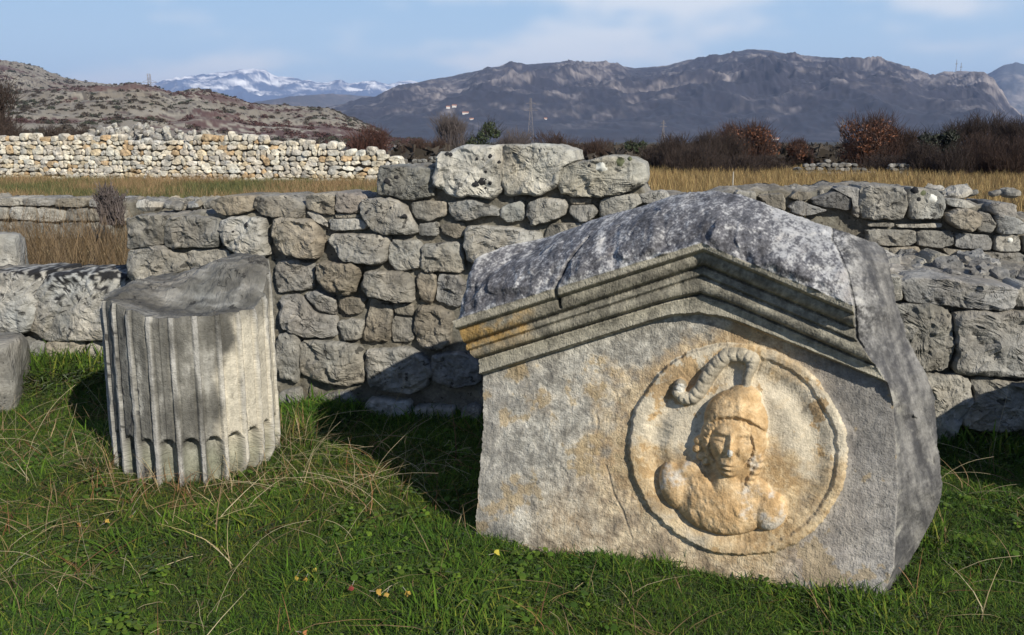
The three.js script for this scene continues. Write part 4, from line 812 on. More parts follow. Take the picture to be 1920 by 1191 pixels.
      if (piece === 'plume') { c = mix3([0.34, 0.30, 0.23], [0.46, 0.41, 0.32], smooth(-0.3, 0.3, n2)); if (gs(mx, my, -106, 112, 12, 12) + 0.3 * n2 > 0.6) c = [0.66, 0.64, 0.58]; }
      if (n3 + 0.4 * n2 > 0.44) c = scale3(c, 0.5);
      c = mix3(c, [0.10, 0.09, 0.08], smooth(0.004, 0.0, dB) * 0.5);
    }
    c = scale3(c, 1 + 0.32 * n3 + 0.25 * n2);
    cl[k * 3] = Math.max(0.01, c[0]); cl[k * 3 + 1] = Math.max(0.01, c[1]); cl[k * 3 + 2] = Math.max(0.01, c[2]);
  }
  for (let pass = 0; pass < 2; pass++) { const src = zz.slice(); for (let j = 1; j < nv; j++) for (let i = 1; i < nu; i++) { const k = j * (nu + 1) + i; if (!ok[k]) continue; let a = 4 * src[k], w = 4; for (const o of [1, -1, nu + 1, -nu - 1]) if (ok[k + o]) { a += src[k + o]; w++; } zz[k] = a / w; } }
  // normals over the whole grid, so that the parts join without a seam
  const nrm = new Float32Array(N2 * 3);
  for (let j = 0; j <= nv; j++) for (let i = 0; i <= nu; i++) {
    const k = j * (nu + 1) + i; if (!ok[k]) continue;
    const g = (a, b) => (a >= 0 && a < N2 && ok[a] ? zz[a] : zz[k]);
    const dx = (g(i < nu ? k + 1 : k) - g(i > 0 ? k - 1 : k)) / (2 * st), dy = (g(k + nu + 1) - g(k - nu - 1)) / (2 * st), l = Math.hypot(dx, dy, 1);
    nrm.set([-dx / l, -dy / l, 1 / l], k * 3);
  }
  const block = thing('pediment_block', 'large gabled carved stone block with a helmeted bust in a round medallion', 'carved stone', PD.o.toArray());
  block.quaternion.setFromRotationMatrix(new THREE.Matrix4().makeBasis(PD.U, PD.V, PD.N));
  const build = (ids) => {
    const map = new Int32Array(N2).fill(-1), p = [], n = [], c = [], t = [], idx = []; let count = 0;
    const v = (k) => { if (map[k] < 0) { map[k] = count++; const i = k % (nu + 1), j = (k - i) / (nu + 1), u = uMin + i * st, w = vMin + j * st; p.push(u, w, zz[k]); n.push(nrm[k * 3], nrm[k * 3 + 1], nrm[k * 3 + 2]); c.push(cl[k * 3], cl[k * 3 + 1], cl[k * 3 + 2]); t.push(u - zz[k] * 0.6, w - zz[k] * 0.6); } return map[k]; };
    for (let j = 0; j < nv; j++) for (let i = 0; i < nu; i++) {
      const a = j * (nu + 1) + i, b = a + 1, d = a + nu + 1, e = d + 1;
      if (!(ok[a] && ok[b] && ok[d] && ok[e]) || !ids.includes(pc[a])) continue;
      Math.abs(zz[a] - zz[e]) < Math.abs(zz[b] - zz[d]) ? idx.push(v(a), v(b), v(e), v(a), v(e), v(d)) : idx.push(v(a), v(b), v(d), v(b), v(e), v(d));
    }
    const g = new THREE.BufferGeometry(); g.setAttribute('position', new THREE.BufferAttribute(new Float32Array(p), 3)); g.setAttribute('normal', new THREE.BufferAttribute(new Float32Array(n), 3)); g.setAttribute('color', new THREE.BufferAttribute(new Float32Array(c), 3)); g.setAttribute('uv', new THREE.BufferAttribute(new Float32Array(t), 2)); g.setIndex(idx); return g;
  };
  const id = (...n) => n.map((x) => names.indexOf(x));
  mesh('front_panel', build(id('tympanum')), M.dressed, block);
  mesh('raking_cornice', build(id('cornice')), M.dressed, block);
  mesh('rough_top', build(id('roof')), M.dressed, block).userData.label = 'dark lichen mottled broken top of the gable';
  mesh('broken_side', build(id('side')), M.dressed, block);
  const med = mesh('medallion', build(id('medallion')), M.worn, block);
  mesh('bust', build(id('torso', 'head')), M.worn, med);
  mesh('helmet', build(id('helmet')), M.worn, med);
  mesh('helmet_plume', build(id('plume')), M.worn, med);
  // rim walls and back, so that the block is solid
  {
    const p = [], c = [], t = [], idx = [], edges = new Map(), zb = -0.52;
    const cell = (i, j) => { if (i < 0 || j < 0 || i >= nu || j >= nv) return false; const a = j * (nu + 1) + i; return ok[a] && ok[a + 1] && ok[a + nu + 1] && ok[a + nu + 2]; };
    const wall = (a, b) => { const o = p.length / 3; for (const k of [a, b]) { const i = k % (nu + 1), j = (k - i) / (nu + 1), u = uMin + i * st, v = vMin + j * st, w = scale3([cl[k * 3], cl[k * 3 + 1], cl[k * 3 + 2]], 0.8); for (const z of [zz[k], zb]) { p.push(u, v, z); c.push(...w); t.push(u + v + z, v - z); } } idx.push(o, o + 1, o + 2, o + 2, o + 1, o + 3); };
    for (let j = 0; j < nv; j++) for (let i = 0; i < nu; i++) if (cell(i, j)) {
      const a = j * (nu + 1) + i;
      if (!cell(i, j - 1)) wall(a, a + 1); if (!cell(i + 1, j)) wall(a + 1, a + nu + 2); if (!cell(i, j + 1)) wall(a + nu + 2, a + nu + 1); if (!cell(i - 1, j)) wall(a + nu + 1, a);
    }
    const bk = new THREE.ShapeGeometry(new THREE.Shape(outline.map(([u, v]) => new THREE.Vector2(u, v)))), bp = bk.attributes.position, o = p.length / 3;
    for (let i = 0; i < bp.count; i++) { p.push(bp.getX(i), bp.getY(i), zb); c.push(0.2, 0.19, 0.17); t.push(bp.getX(i), bp.getY(i)); }
    const bi = bk.index.array; for (let i = 0; i < bi.length; i += 3) idx.push(o + bi[i], o + bi[i + 2], o + bi[i + 1]);
    mesh('rough_back', geometry(p, idx, c, t), M.dressed, block);
  }
}

// ---------------------------------------------------------------- loose blocks
function block(name, label, size, at, turn, tone, seed, o = {}) {
  const [w, h, d] = size, nx = 16, r = rng(seed), g = new THREE.BoxGeometry(w, h, d, nx, nx, nx), p = g.attributes.position, c = [], uv = [];
  for (let i = 0; i < p.count; i++) {
    const v = [p.getX(i), p.getY(i), p.getZ(i)], q = [v[0] / w * 2, v[1] / h * 2, v[2] / d * 2], m = Math.hypot(...q), k = 1 - 0.10 * smooth(1.25, 1.73, m), n = 0.022 * fbm(v[0] * 5, v[1] * 5, v[2] * 5 + seed, 4) + 0.006 * ridged(v[0] * 14, v[1] * 14, v[2] * 14, 2);
    p.setXYZ(i, v[0] * k + q[0] * n, v[1] * k + q[1] * n + h / 2, v[2] * k + q[2] * n);
    const f = fbm(v[0] * 7, v[1] * 7, v[2] * 7 + seed, 4, 0.6); c.push(...scale3(mix3(tone, scale3(tone, 1.5), smooth(0, 0.5, f)), 1 + 0.3 * f)); uv.push(v[0] + v[2] * 0.7, v[1] + v[2] * 0.7);
  }
  g.setAttribute('color', new THREE.BufferAttribute(new Float32Array(c), 3)); g.setAttribute('uv', new THREE.BufferAttribute(new Float32Array(uv), 2)); 
  const e = mergeVerticesByPlace(g); const m = mesh(name, e, M.lime); m.position.set(...at); m.rotation.set(o.rx ?? 0, turn, o.rz ?? 0); tag(m, label, o.category ?? 'stone block'); return m;
}
function mergeVerticesByPlace(g) {   // shared normals over the edges of a box, so that they read as worn
  const key = new Map(), p = g.attributes.position, n = (g.computeVertexNormals(), g.attributes.normal), acc = [];
  const id = []; for (let i = 0; i < p.count; i++) { const k = [p.getX(i), p.getY(i), p.getZ(i)].map((x) => Math.round(x * 2000)).join(); if (!key.has(k)) { key.set(k, acc.length); acc.push([0, 0, 0]); } const j = key.get(k); id.push(j); acc[j][0] += n.getX(i); acc[j][1] += n.getY(i); acc[j][2] += n.getZ(i); }
  for (let i = 0; i < p.count; i++) { const a = acc[id[i]], l = Math.hypot(...a); n.setXYZ(i, a[0] / l, a[1] / l, a[2] / l); }
  return g;
}
block('stone_block', 'plain grey squared block cut off by the left picture edge', [0.75, 0.46, 0.5], [-3.24, -0.03, -5.08], 0.30, [0.23, 0.22, 0.195], 4);
block('stone_post', 'upright rounded stone standing behind the left capstones at the picture edge', [0.30, 0.95, 0.25], [-3.55, -0.02, -6.25], 0.2, [0.32, 0.31, 0.28], 9);
block('stone_block', 'big squared block on the grass right of the carved pediment, outside the picture', [1.5, 0.85, 0.7], [3.45, -0.03, -3.35], -0.25, [0.27, 0.25, 0.22], 14);
// ---------------------------------------------------------------- pale dry-stone wall across the meadow
const PD2 = (() => { const a = onGround(0, 342), b = onGround(752, 352); return plane(V3(a.x, 0, a.z), V3(b.x - a.x, 0, b.z - a.z)); })();
{
  const wall = wallGroup('dry_stone_wall', 'long pale dry stone wall of cream rubble standing across the meadow at left', 'wall', PD2);
  const prof = [[-90, 252], [0, 252], [60, 256], [110, 259], [160, 257], [230, 259], [300, 262], [370, 258], [430, 252], [470, 255], [520, 264], [560, 263], [590, 272], [640, 277], [700, 284], [748, 293], [756, 302]].map(([x, y]) => onPlane(PD2, x, y));
  const top = (s) => { let i = 0; while (i < prof.length - 2 && s > prof[i + 1][0]) i++; const [a, b] = [prof[i], prof[i + 1]]; return lerp(a[1], b[1], clamp((s - a[0]) / (b[0] - a[0]))); };
  const all = [], r = rng(77), s0 = prof[0][0], s1 = prof.at(-1)[0]; let t = -0.05, row = 0;
  const tones = [[0.68, 0.62, 0.50], [0.60, 0.55, 0.47], [0.74, 0.69, 0.58], [0.52, 0.49, 0.43], [0.66, 0.55, 0.38], [0.70, 0.645, 0.53], [0.62, 0.57, 0.48], [0.55, 0.40, 0.24]];
  while (t < 2.0) {
    const h = lerp(0.13, 0.235, r()); let s = s0 + r() * 0.3;
    while (s < s1) {
      const w = lerp(0.15, 0.50, r() ** 1.4), T = top(s + w / 2);
      if (t + h * 0.55 < T + 0.03) {
        const hh = h * (r() < 0.12 ? 1.5 : 0.82 + 0.34 * r()), dy = 0.05 * noise(s * 0.6, row * 3.1) + (r() - 0.5) * 0.05, pts = [[0.01 + 0.05 * r(), 0.04 * r()], [w * (0.3 + 0.4 * r()), -0.02 * r()], [w - 0.06 * r(), 0.05 * r()], [w, hh * (0.3 + 0.4 * r())], [w - 0.08 * r(), hh - 0.05 * r()], [w * (0.25 + 0.5 * r()), hh + 0.01], [0.07 * r(), hh - 0.06 * r()], [0.0, hh * (0.3 + 0.4 * r())]].map(([x, y]) => [s + x, t + y + dy]);
        const g = stoneGeometry(pts, { n: 18, rings: [0, 0.4, 0.75, 0.95, 1], round: 0, depth: 0.22, proud: 0.06 + 0.07 * r(), back: [[0.95, 1]], jag: 0.09, tone: scale3(tones[Math.floor(r() ** 1.4 * tones.length)], 0.98 + 0.22 * r()) });
all.push([w * hh, g, (r() - 0.5) * 0.2, (r() - 0.5) * 0.3, (r() - 0.5) * 0.22]);
      }
      s += w + 0.015;
    }
    t += h * 0.93; row++;
  }
  all.sort((p, q) => q[0] - p[0]);
  const rest = [];
  all.forEach(([, g, x, y, z], i) => {
    if (i < 295) { const m = mesh('stone', g, M.limeSmall, wall); m.position.set(g.userData.cx, g.userData.cy, 0); m.rotation.set(x, y, z); return; }
    g.applyQuaternion(new THREE.Quaternion().setFromEuler(new THREE.Euler(x, y, z))); g.translate(g.userData.cx, g.userData.cy, 0); g.userData = {}; rest.push(g);
  });
  if (rest.length) mesh('small_stones', mergeGeometries(rest), M.limeSmall, wall, 'stuff');
  core(wall, PD2, [[-90, 262], [100, 268], [300, 271], [430, 262], [520, 274], [600, 284], [700, 294], [748, 305]], { z: -0.10, thick: 0.9, step: 0.12, rows: 14, drows: 8, lump: 0.12, tone: [0.16, 0.14, 0.11] });
}
// heap of rubble behind it
{
  const heap = thing('rubble_heap', 'heap of grey and cream rubble piled behind the pale dry stone wall', 'rubble', [-14.9, 0, -38]), r = rng(5);
  const shapes = []; for (let k = 0; k < 6; k++) { const pts = []; for (let i = 0; i < 7; i++) { const a = i / 7 * 6.283, q = 0.17 * (0.6 + 0.6 * r()); pts.push([Math.cos(a) * q * 1.4, Math.sin(a) * q]); } shapes.push(stoneGeometry(pts, { n: 14, rings: [0, 0.5, 0.9, 1], depth: 0.12, proud: 0.10, round: 0, chip: 2, closed: true, back: [[0.9, 0.6], [0.5, 1]], tone: k < 3 ? [0.34, 0.32, 0.29] : [0.55, 0.52, 0.45] })); }
  for (let i = 0; i < 300; i++) {
    const x = (r() + r() - 1) * 7.5 + r() * 1.0, z = (r() - 0.3) * 2.4, hgt = 1.15 * Math.exp(-((x + 0.6) ** 2) / 9) + 1.15 + 0.5 * Math.exp(-((x - 3.4) ** 2) / 4), y = hgt * (0.72 + 0.28 * r()) * (1 - 0.10 * Math.abs(z + 0.3));
    const m = mesh('stone', shapes[i % 6], M.limeSmall, heap); m.position.set(x, y, z); m.rotation.set(r() * 6, r() * 6, r() * 6); m.scale.setScalar(0.55 + 0.65 * r() ** 2);
  }
  const cone = new THREE.SphereGeometry(1, 32, 16), p = cone.attributes.position, c = []; for (let i = 0; i < p.count; i++) { const k = 1 + 0.1 * noise(p.getX(i) * 4, p.getY(i) * 4, p.getZ(i) * 4); p.setXYZ(i, p.getX(i) * 5.0 * k - 0.4, p.getY(i) * 1.15 * k, p.getZ(i) * 1.6 * k); c.push(0.2, 0.185, 0.155); }
  cone.setAttribute('color', new THREE.BufferAttribute(new Float32Array(c), 3)); cone.computeVertexNormals(); mesh('earth_fill', cone, M.terrain, heap);
}
// dark drystone walls at the far edge of the meadow, right
function smallWall(label, x0, x1, yTop, yBase, seed) {
  const a = onGround(x0, yBase), b = onGround(x1, yBase), len = a.distanceTo(b), ht = atDistance((x0 + x1) / 2, yTop, Math.hypot((a.x + b.x) / 2, (a.z + b.z) / 2)).y, P = plane(V3(a.x, 0, a.z), V3(b.x - a.x, 0, b.z - a.z)), wall = wallGroup('dry_stone_wall', label, 'wall', P), r = rng(seed), gs = [];
  for (let t = 0; t < ht; t += 0.17) for (let s = 0; s < len; s += 0.3) {
    const q = Math.sin(clamp(s / len) * Math.PI) ** 0.35; if (t > ht * q * (0.85 + 0.3 * r())) continue;
    for (let dz = 0; dz < 2; dz++) { const pts = []; for (let i = 0; i < 6; i++) { const an = i / 6 * 6.283, w = 0.75 + 0.5 * r(); pts.push([Math.cos(an) * 0.17 * w, Math.sin(an) * 0.10 * w]); } const g = stoneGeometry(pts, { n: 9, rings: [0, 0.7, 1], round: 1, depth: 0.12, proud: 0.09, back: [[0.7, 1]], tone: scale3([0.24, 0.23, 0.21], 0.5 + 0.8 * r()) }); g.userData = {}; g.rotateZ((r() - 0.5) * 0.8); g.rotateX((r() - 0.5) * 0.6); g.translate(s + r() * 0.2, t + r() * 0.06, -dz * 0.25 + r() * 0.08); gs.push(g); }
  }
  mesh('rubble_stones', mergeGeometries(gs), M.limeSmall, wall, 'stuff');
}
smallWall('dark weathered dry stone wall below the small rust coloured tree', 1480, 1632, 303, 334, 3);
smallWall('short brownish dry stone wall between the rust tree and the evergreen', 1655, 1745, 306, 334, 8);
smallWall('low far rubble bank seen between the pale wall and the tall capstones', 752, 860, 296, 322, 12);

// ---------------------------------------------------------------- shrubs and trees
function twigs(n, shape, thick, color, r, len, up = 0.6) {
  const pos = [], col = [], idx = [];
  const seg = (a, b, ra, rb, c) => {
    const d = b.clone().sub(a).normalize(), s = V3(d.y, -d.x + 0.01, 0.3).cross(d).normalize(), t = d.clone().cross(s), o = pos.length / 3;
    for (const [p, q] of [[a, ra], [b, rb]]) for (let k = 0; k < 3; k++) { const an = k * 2.094, v = p.clone().addScaledVector(s, Math.cos(an) * q).addScaledVector(t, Math.sin(an) * q); pos.push(v.x, v.y, v.z); col.push(...c); }
    for (let k = 0; k < 3; k++) { const j = (k + 1) % 3; idx.push(o + k, o + j, o + 3 + k, o + j, o + 3 + j, o + 3 + k); }
  };
  for (let i = 0; i < n; i++) {
    const p = shape(r), dir = V3(r() - 0.5 + p.x * 0.35, up + r() * 0.5, r() - 0.5 + p.z * 0.3).normalize(), l = len * (0.5 + r()), c = scale3(color, 0.6 + 0.8 * r());
    const q = p.clone().addScaledVector(dir, l * 0.5).add(V3((r() - 0.5) * l * 0.25, 0, (r() - 0.5) * l * 0.25)), e = p.clone().addScaledVector(dir, l).add(V3((r() - 0.5) * l * 0.4, 0, (r() - 0.5) * l * 0.4));
    seg(p, q, thick, thick * 0.7, c); seg(q, e, thick * 0.7, thick * 0.25, c);
    if (r() < 0.6) seg(q, q.clone().add(V3((r() - 0.5) * l * 0.8, l * 0.4 * r(), (r() - 0.5) * l * 0.8)), thick * 0.5, thick * 0.2, c);
  }
  return geometry(pos, idx, col);
}
function leaves(n, shape, size, colors, r) {
  const pos = [], col = [], idx = [];
  for (let i = 0; i < n; i++) {
    const p = shape(r), a = V3(r() - 0.5, r() - 0.5, r() - 0.5).normalize(), b = V3(r() - 0.5, r() - 0.5, r() - 0.5).cross(a).normalize(), s = size * (0.6 + 0.8 * r()), c = scale3(colors[Math.floor(r() * colors.length)], 0.7 + 0.6 * r()), o = pos.length / 3;
    for (const [x, y] of [[-1, 0], [0, -0.5], [1, 0], [0, 0.5]]) { pos.push(p.x + (a.x * x + b.x * y) * s, p.y + (a.y * x + b.y * y) * s, p.z + (a.z * x + b.z * y) * s); col.push(...c); }
    idx.push(o, o + 1, o + 2, o, o + 2, o + 3);
  }
  return geometry(pos, idx, col);
}
let plantSeed = 900;
function woody(name, label, category, px, yTop, hw, dist, kind, y0 = -0.05) {
  const r = rng(plantSeed++), b = atDistance(px, 265, dist), H0 = atDistance(px, yTop, dist).y - y0, w = hw / F * dist / 0.98, t = thing(name, label, category, [b.x, y0, b.z]);
  const k = { bare: [[0.042, 0.028, 0.022], 0], brown: [[0.052, 0.030, 0.021], 0], grey: [[0.10, 0.082, 0.078], 0], rust: [[0.060, 0.032, 0.024], 2600], red: [[0.07, 0.030, 0.022], 260], green: [[0.03, 0.025, 0.018], 1800], dark: [[0.025, 0.022, 0.018], 1500] }[kind];
  const lump = []; for (let i = 0; i < 9; i++) lump.push([(r() - 0.5) * 1.5 * w, H0 * (0.35 + 0.5 * r()), (r() - 0.5) * w, w * (0.3 + 0.35 * r())]);
  lump.push([0, H0 * 0.78, 0, w * 0.42]);
  if (name === 'pine_tree') lump.splice(0, lump.length, [0.40 * w, H0 * 0.84, 0, 0.40 * w], [0.72 * w, H0 * 0.70, 0, 0.30 * w], [0.1 * w, H0 * 0.66, 0, 0.42 * w], [-0.45 * w, H0 * 0.52, 0, 0.42 * w], [-0.7 * w, H0 * 0.44, 0.2, 0.3 * w], [0, H0 * 0.36, 0, 0.5 * w]);
  const inCrown = (rr) => { const [x, y, z, q] = lump[Math.floor(rr() * lump.length)], a = rr() * 6.283, c = rr() * 2 - 1, s = Math.sqrt(1 - c * c), d = q * Math.cbrt(rr()); return V3(x + d * s * Math.cos(a), clamp(y + d * c * 0.9, 0.1, H0 * (0.98 + 0.04 * rr())), z + d * s * Math.sin(a)); };
  const low = (rr) => V3((rr() - 0.5) * w * 1.5, rr() * H0 * 0.45, (rr() - 0.5) * w);
  const stems = []; for (let i = 0; i < (kind === 'green' || kind === 'dark' ? 2 : 5); i++) { const e = inCrown(r), m = V3(e.x * 0.4, e.y * 0.5, e.z * 0.4), rad = 0.012 * H0 + 0.01; stems.push(new THREE.TubeGeometry(new THREE.CatmullRomCurve3([V3(e.x * 0.15, 0, e.z * 0.15), m, e]), 6, rad, 5)); }
  const sg = mergeGeometries(stems), sc = []; for (let i = 0; i < sg.attributes.position.count; i++) sc.push(...k[0]); sg.setAttribute('color', new THREE.BufferAttribute(new Float32Array(sc), 3));
  mesh('trunk', sg, M.twig, t);
  const cr = mesh('crown', mergeGeometries([twigs(kind === 'green' || kind === 'dark' ? 160 : dist < 20 ? 260 : 850, inCrown, 0.0035 + 0.00018 * dist, k[0], r, H0 * 0.22), twigs(kind === 'green' || kind === 'dark' ? 20 : 420, low, 0.004 + 0.00018 * dist, k[0], r, H0 * 0.35, 1.4)]), M.twig, t);
  if (k[1]) mesh('foliage', leaves(k[1], inCrown, kind === 'rust' || kind === 'red' ? 0.045 + 0.0006 * dist : 0.05 + 0.0006 * dist, kind === 'rust' ? [[0.24, 0.085, 0.030], [0.18, 0.064, 0.026], [0.12, 0.050, 0.026]] : kind === 'red' ? [[0.14, 0.045, 0.025], [0.09, 0.035, 0.02]] : kind === 'green' ? [[0.045, 0.075, 0.02], [0.03, 0.05, 0.015], [0.07, 0.09, 0.03]] : [[0.014, 0.022, 0.010], [0.022, 0.03, 0.012]], r), M.leaf, cr);
  return t;
}
woody('shrub', 'round reddish brown leafless shrub behind the right end of the pale wall', 'shrub', 693, 240, 36, 58, 'red');
woody('shrub', 'low dark brown shrub just right of the reddish shrub', 'shrub', 778, 266, 30, 60, 'brown'); woody('shrub', 'low dark shrub left of the grey leafless tree above the capstones', 'shrub', 815, 266, 26, 62, 'brown');
woody('bare_tree', 'grey leafless tree left of the green pine', 'tree', 845, 219, 30, 75, 'grey'); woody('pine_tree', 'green pine tree above the tall capstones', 'tree', 905, 226, 32, 66, 'green');
woody('bare_tree', 'pale grey leafless tree right of the green pine', 'tree', 962, 246, 36, 80, 'grey'); woody('shrub', 'brown thicket shrub behind the second tall capstone', 'shrub', 1045, 254, 40, 58, 'brown'); woody('shrub', 'brown shrub above the right rounded capstone', 'shrub', 1115, 268, 34, 55, 'brown'); woody('juniper_bush', 'small dark green bush left of the big thicket', 'bush', 1190, 262, 18, 56, 'green');
for (const [px, y, hw, d, lb] of [[1235, 274, 32, 46, 'leftmost dark brown bush of the big thicket behind the meadow'], [1275, 262, 34, 44, 'second dark brown bush from the left in the big thicket'], [1318, 256, 34, 45, 'middle dark brown bush of the big thicket'], [1362, 254, 34, 46, 'tall dark brown bush left of the rust tree in the thicket'], [1300, 280, 40, 41, 'low dark bush in front of the middle of the big thicket'], [1390, 298, 42, 41, 'low dark bush in front of the rust tree in the thicket'], [1445, 298, 36, 44, 'low brown bush right of the rust tree in the thicket']]) woody('shrub', lb, 'bush', px, y, hw, d, 'bare');
woody('oak_tree', 'rust leaved tree at the right end of the big thicket', 'tree', 1408, 233, 44, 50, 'rust'); woody('oak_tree', 'small rust leaved tree behind the dark dry stone wall', 'tree', 1505, 266, 22, 52, 'rust'); woody('oak_tree', 'large rounded rust leaved tree right of the nearest pylon', 'tree', 1640, 222, 48, 47, 'rust');
woody('shrub', 'brown leafless shrub right of the large rust tree', 'shrub', 1702, 248, 30, 48, 'brown'); woody('evergreen_tree', 'dark evergreen tree at the left of the bare wood', 'tree', 1757, 242, 27, 45, 'dark');
for (const [px, y, hw, d, kd, lb] of [[1812, 232, 40, 47, 'bare', 'dark leafless tree right of the evergreen'], [1860, 224, 42, 48, 'bare', 'tallest leafless tree of the wood at the right edge'], [1915, 236, 40, 46, 'bare', 'leafless tree at the right picture edge'], [1835, 262, 50, 42, 'brown', 'low brown bush in front of the leafless wood'], [1900, 266, 50, 42, 'brown', 'low brown bush at the right picture edge'], [1740, 276, 34, 43, 'bare', 'low dark bush under the evergreen tree'], [1790, 280, 34, 41, 'bare', 'low dark bush right of the evergreen trunk'], [1660, 298, 40, 44, 'bare', 'dark undergrowth bush under the large rust tree'], [1965, 240, 44, 45, 'bare', 'leafless tree beyond the right picture edge']]) woody('shrub', lb, y < 250 ? 'tree' : 'bush', px, y, hw, d, kd);
for (const [px, y, hw, d, lb] of [[25, 240, 30, 42, 'dark scrubby bush behind the pale wall at the left edge'], [95, 239, 34, 43, 'dark scrubby bush behind the pale wall left of the rubble heap'], [150, 246, 26, 42, 'small dark bush touching the left end of the rubble heap'], [-5, 160, 28, 44, 'tall dark bush cut by the left picture edge']]) woody('shrub', lb, 'bush', px, y, hw, d, 'bare');
woody('dry_bush', 'small brown twiggy bush on the low wall behind the left capstones', 'bush', 197, 350, 24, 9.25, 'grey', 0.78);

// ---------------------------------------------------------------- pylons, aerials, houses, fence posts
function strut(a, b, r) { const d = b.clone().sub(a), g = new THREE.CylinderGeometry(r, r, d.length(), 4, 1); g.applyQuaternion(new THREE.Quaternion().setFromUnitVectors(V3(0, 1, 0), d.normalize())); g.translate((a.x + b.x) / 2, (a.y + b.y) / 2, (a.z + b.z) / 2); return g; }
function pylon(label, px, yTop, dist) {
  const b = atDistance(px, 265, dist), h = atDistance(px, yTop, dist).y, t = thing('pylon', label, 'pylon', [b.x, 0, b.z]), r = 0.00016 * dist, g = [], lv = 9, half = (k) => lerp(h * 0.075, h * 0.018, Math.min(1, k / (lv - 2)));
  const pt = (k, s) => V3([-1, 1, 1, -1][s] * half(k), h * k / lv, [-1, -1, 1, 1][s] * half(k));
  for (let k = 0; k < lv; k++) for (let s = 0; s < 4; s++) { g.push(strut(pt(k, s), pt(k + 1, s), r * 1.3), strut(pt(k, s), pt(k + 1, (s + 1) % 4), r * 0.7), strut(pt(k + 1, s), pt(k + 1, (s + 1) % 4), r * 0.6)); }
  mesh('lattice_mast', mergeGeometries(g), M.steel, t);
  for (const [y, w] of [[0.74, 0.15], [0.88, 0.11]]) mesh('cross_arm', mergeGeometries([strut(V3(-w * h, h * y, 0), V3(w * h, h * y, 0), r), strut(V3(-w * h, h * y, 0), V3(0, h * (y + 0.05), 0), r * 0.7), strut(V3(w * h, h * y, 0), V3(0, h * (y + 0.05), 0), r * 0.7)]), M.steel, t);
}
pylon('tall lattice pylon right of the green pine', 995, 184, 420); pylon('lattice pylon above the left end of the big thicket', 1243, 226, 520); pylon('lattice pylon left of the large rust tree', 1578, 224, 430); pylon('tiny pylon on the skyline left of the snowy mountains', 288, 139, 1400);
for (const [px, y, lb] of [[1792, 112, 'left mast of the pair on the mountain ridge'], [1801, 118, 'right mast of the pair on the mountain ridge']]) { const b = atDistance(px, 140, 5150), tp = atDistance(px, y, 5150).y, t = thing('radio_mast', lb, 'mast', [b.x, b.y - 20, b.z]); mesh('mast', strut(V3(0, 0, 0), V3(0, tp - b.y + 20, 0), 1.6), M.steel, t); mesh('antenna', strut(V3(-6, tp - b.y, 0), V3(6, tp - b.y, 0), 1.4), M.steel, t); }
for (const [px, py, w, lb] of [[840, 207, 14, 'white house at the left on the mountain slope'], [853, 205, 16, 'white house with a tan roof beside the first on the mountain slope'], [874, 213, 22, 'long white building below the two houses on the slope'], [885, 223, 14, 'small white house lowest on the mountain slope'], [1022, 223, 10, 'lone white house on the slope right of the tall pylon'], [1452, 263, 26, 'long white shed at the foot of the mountain']]) {
  const p = onSlope('mountain', px, py + 2) ?? atDistance(px, py, 2550), D = Math.hypot(p.x, p.z), t = thing('house', lb, 'house', [p.x, p.y - 1, p.z]), wd = w / F * D * 0.5, hh = 2.6 * D / 2500;
  mesh('wall', new THREE.BoxGeometry(wd, hh + 5, 9).translate(0, hh / 2 - 2.5, 0), M.plaster, t);
  const rg = new THREE.CylinderGeometry(5.6, 5.6, wd + 1.6, 3, 1).rotateZ(Math.PI / 2).rotateX(-Math.PI / 2 + Math.PI).scale(1, 0.5, 1); rg.translate(0, hh + 1.4, 0); mesh('roof', rg, M.roof, t);
  for (let k = 0; k < Math.max(2, Math.round(wd / 5)); k++) mesh('window', new THREE.BoxGeometry(1.4, 1.8, 0.2).translate(-wd / 2 + 2.5 + k * 4.6, 3.2, 4.52), M.darkGlass, t);
}
for (const [px, yt, yb, lb] of [[1780, 320, 338, 'thin pale fence post in front of the evergreen'], [1862, 315, 337, 'thin pale fence post in front of the leafless wood'], [1701, 322, 338, 'thin fence post by the short brownish wall'], [1373, 322, 368, 'thin pale stake standing in the meadow behind the gable peak']]) {
  const b = yb > 350 ? onGround(px, 372) : onGround(px, yb), h = atDistance(px, yt, Math.hypot(b.x, b.z)).y; const t = thing('fence_post', lb, 'post', [b.x, 0, b.z]); mesh('post', new THREE.CylinderGeometry(0.016, 0.022, h, 6).translate(0, h / 2, 0), M.post, t);
}
// ---------------------------------------------------------------- grass
function tuft(nb, hgt, spread, width, bend, pal, r, segs = 3) {
  const pos = [], col = [], idx = [];
  for (let b = 0; b < nb; b++) {
    const a = r() * 6.283, q = spread * Math.sqrt(r()), x0 = q * Math.cos(a), z0 = q * Math.sin(a), h = hgt * (0.45 + 0.75 * r()), dir = r() * 6.283, lean = bend * (0.2 + r()), w = width * (0.7 + 0.6 * r()), c = scale3(pal[Math.floor(r() * pal.length)], 0.55 + 0.8 * r()), o = pos.length / 3, fx = Math.cos(dir), fz = Math.sin(dir), tw = dir + 1.57 + (r() - 0.5) * 0.8, sx = Math.cos(tw), sz = Math.sin(tw);
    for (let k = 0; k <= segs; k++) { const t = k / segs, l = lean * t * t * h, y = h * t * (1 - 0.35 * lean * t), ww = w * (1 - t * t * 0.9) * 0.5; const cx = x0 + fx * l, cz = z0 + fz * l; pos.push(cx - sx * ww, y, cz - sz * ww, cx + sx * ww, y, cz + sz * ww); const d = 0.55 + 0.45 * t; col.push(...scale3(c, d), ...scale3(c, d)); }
    for (let k = 0; k < segs; k++) { const i = o + k * 2; idx.push(i, i + 1, i + 2, i + 1, i + 3, i + 2); }
  }
  return geometry(pos, idx, col);
}
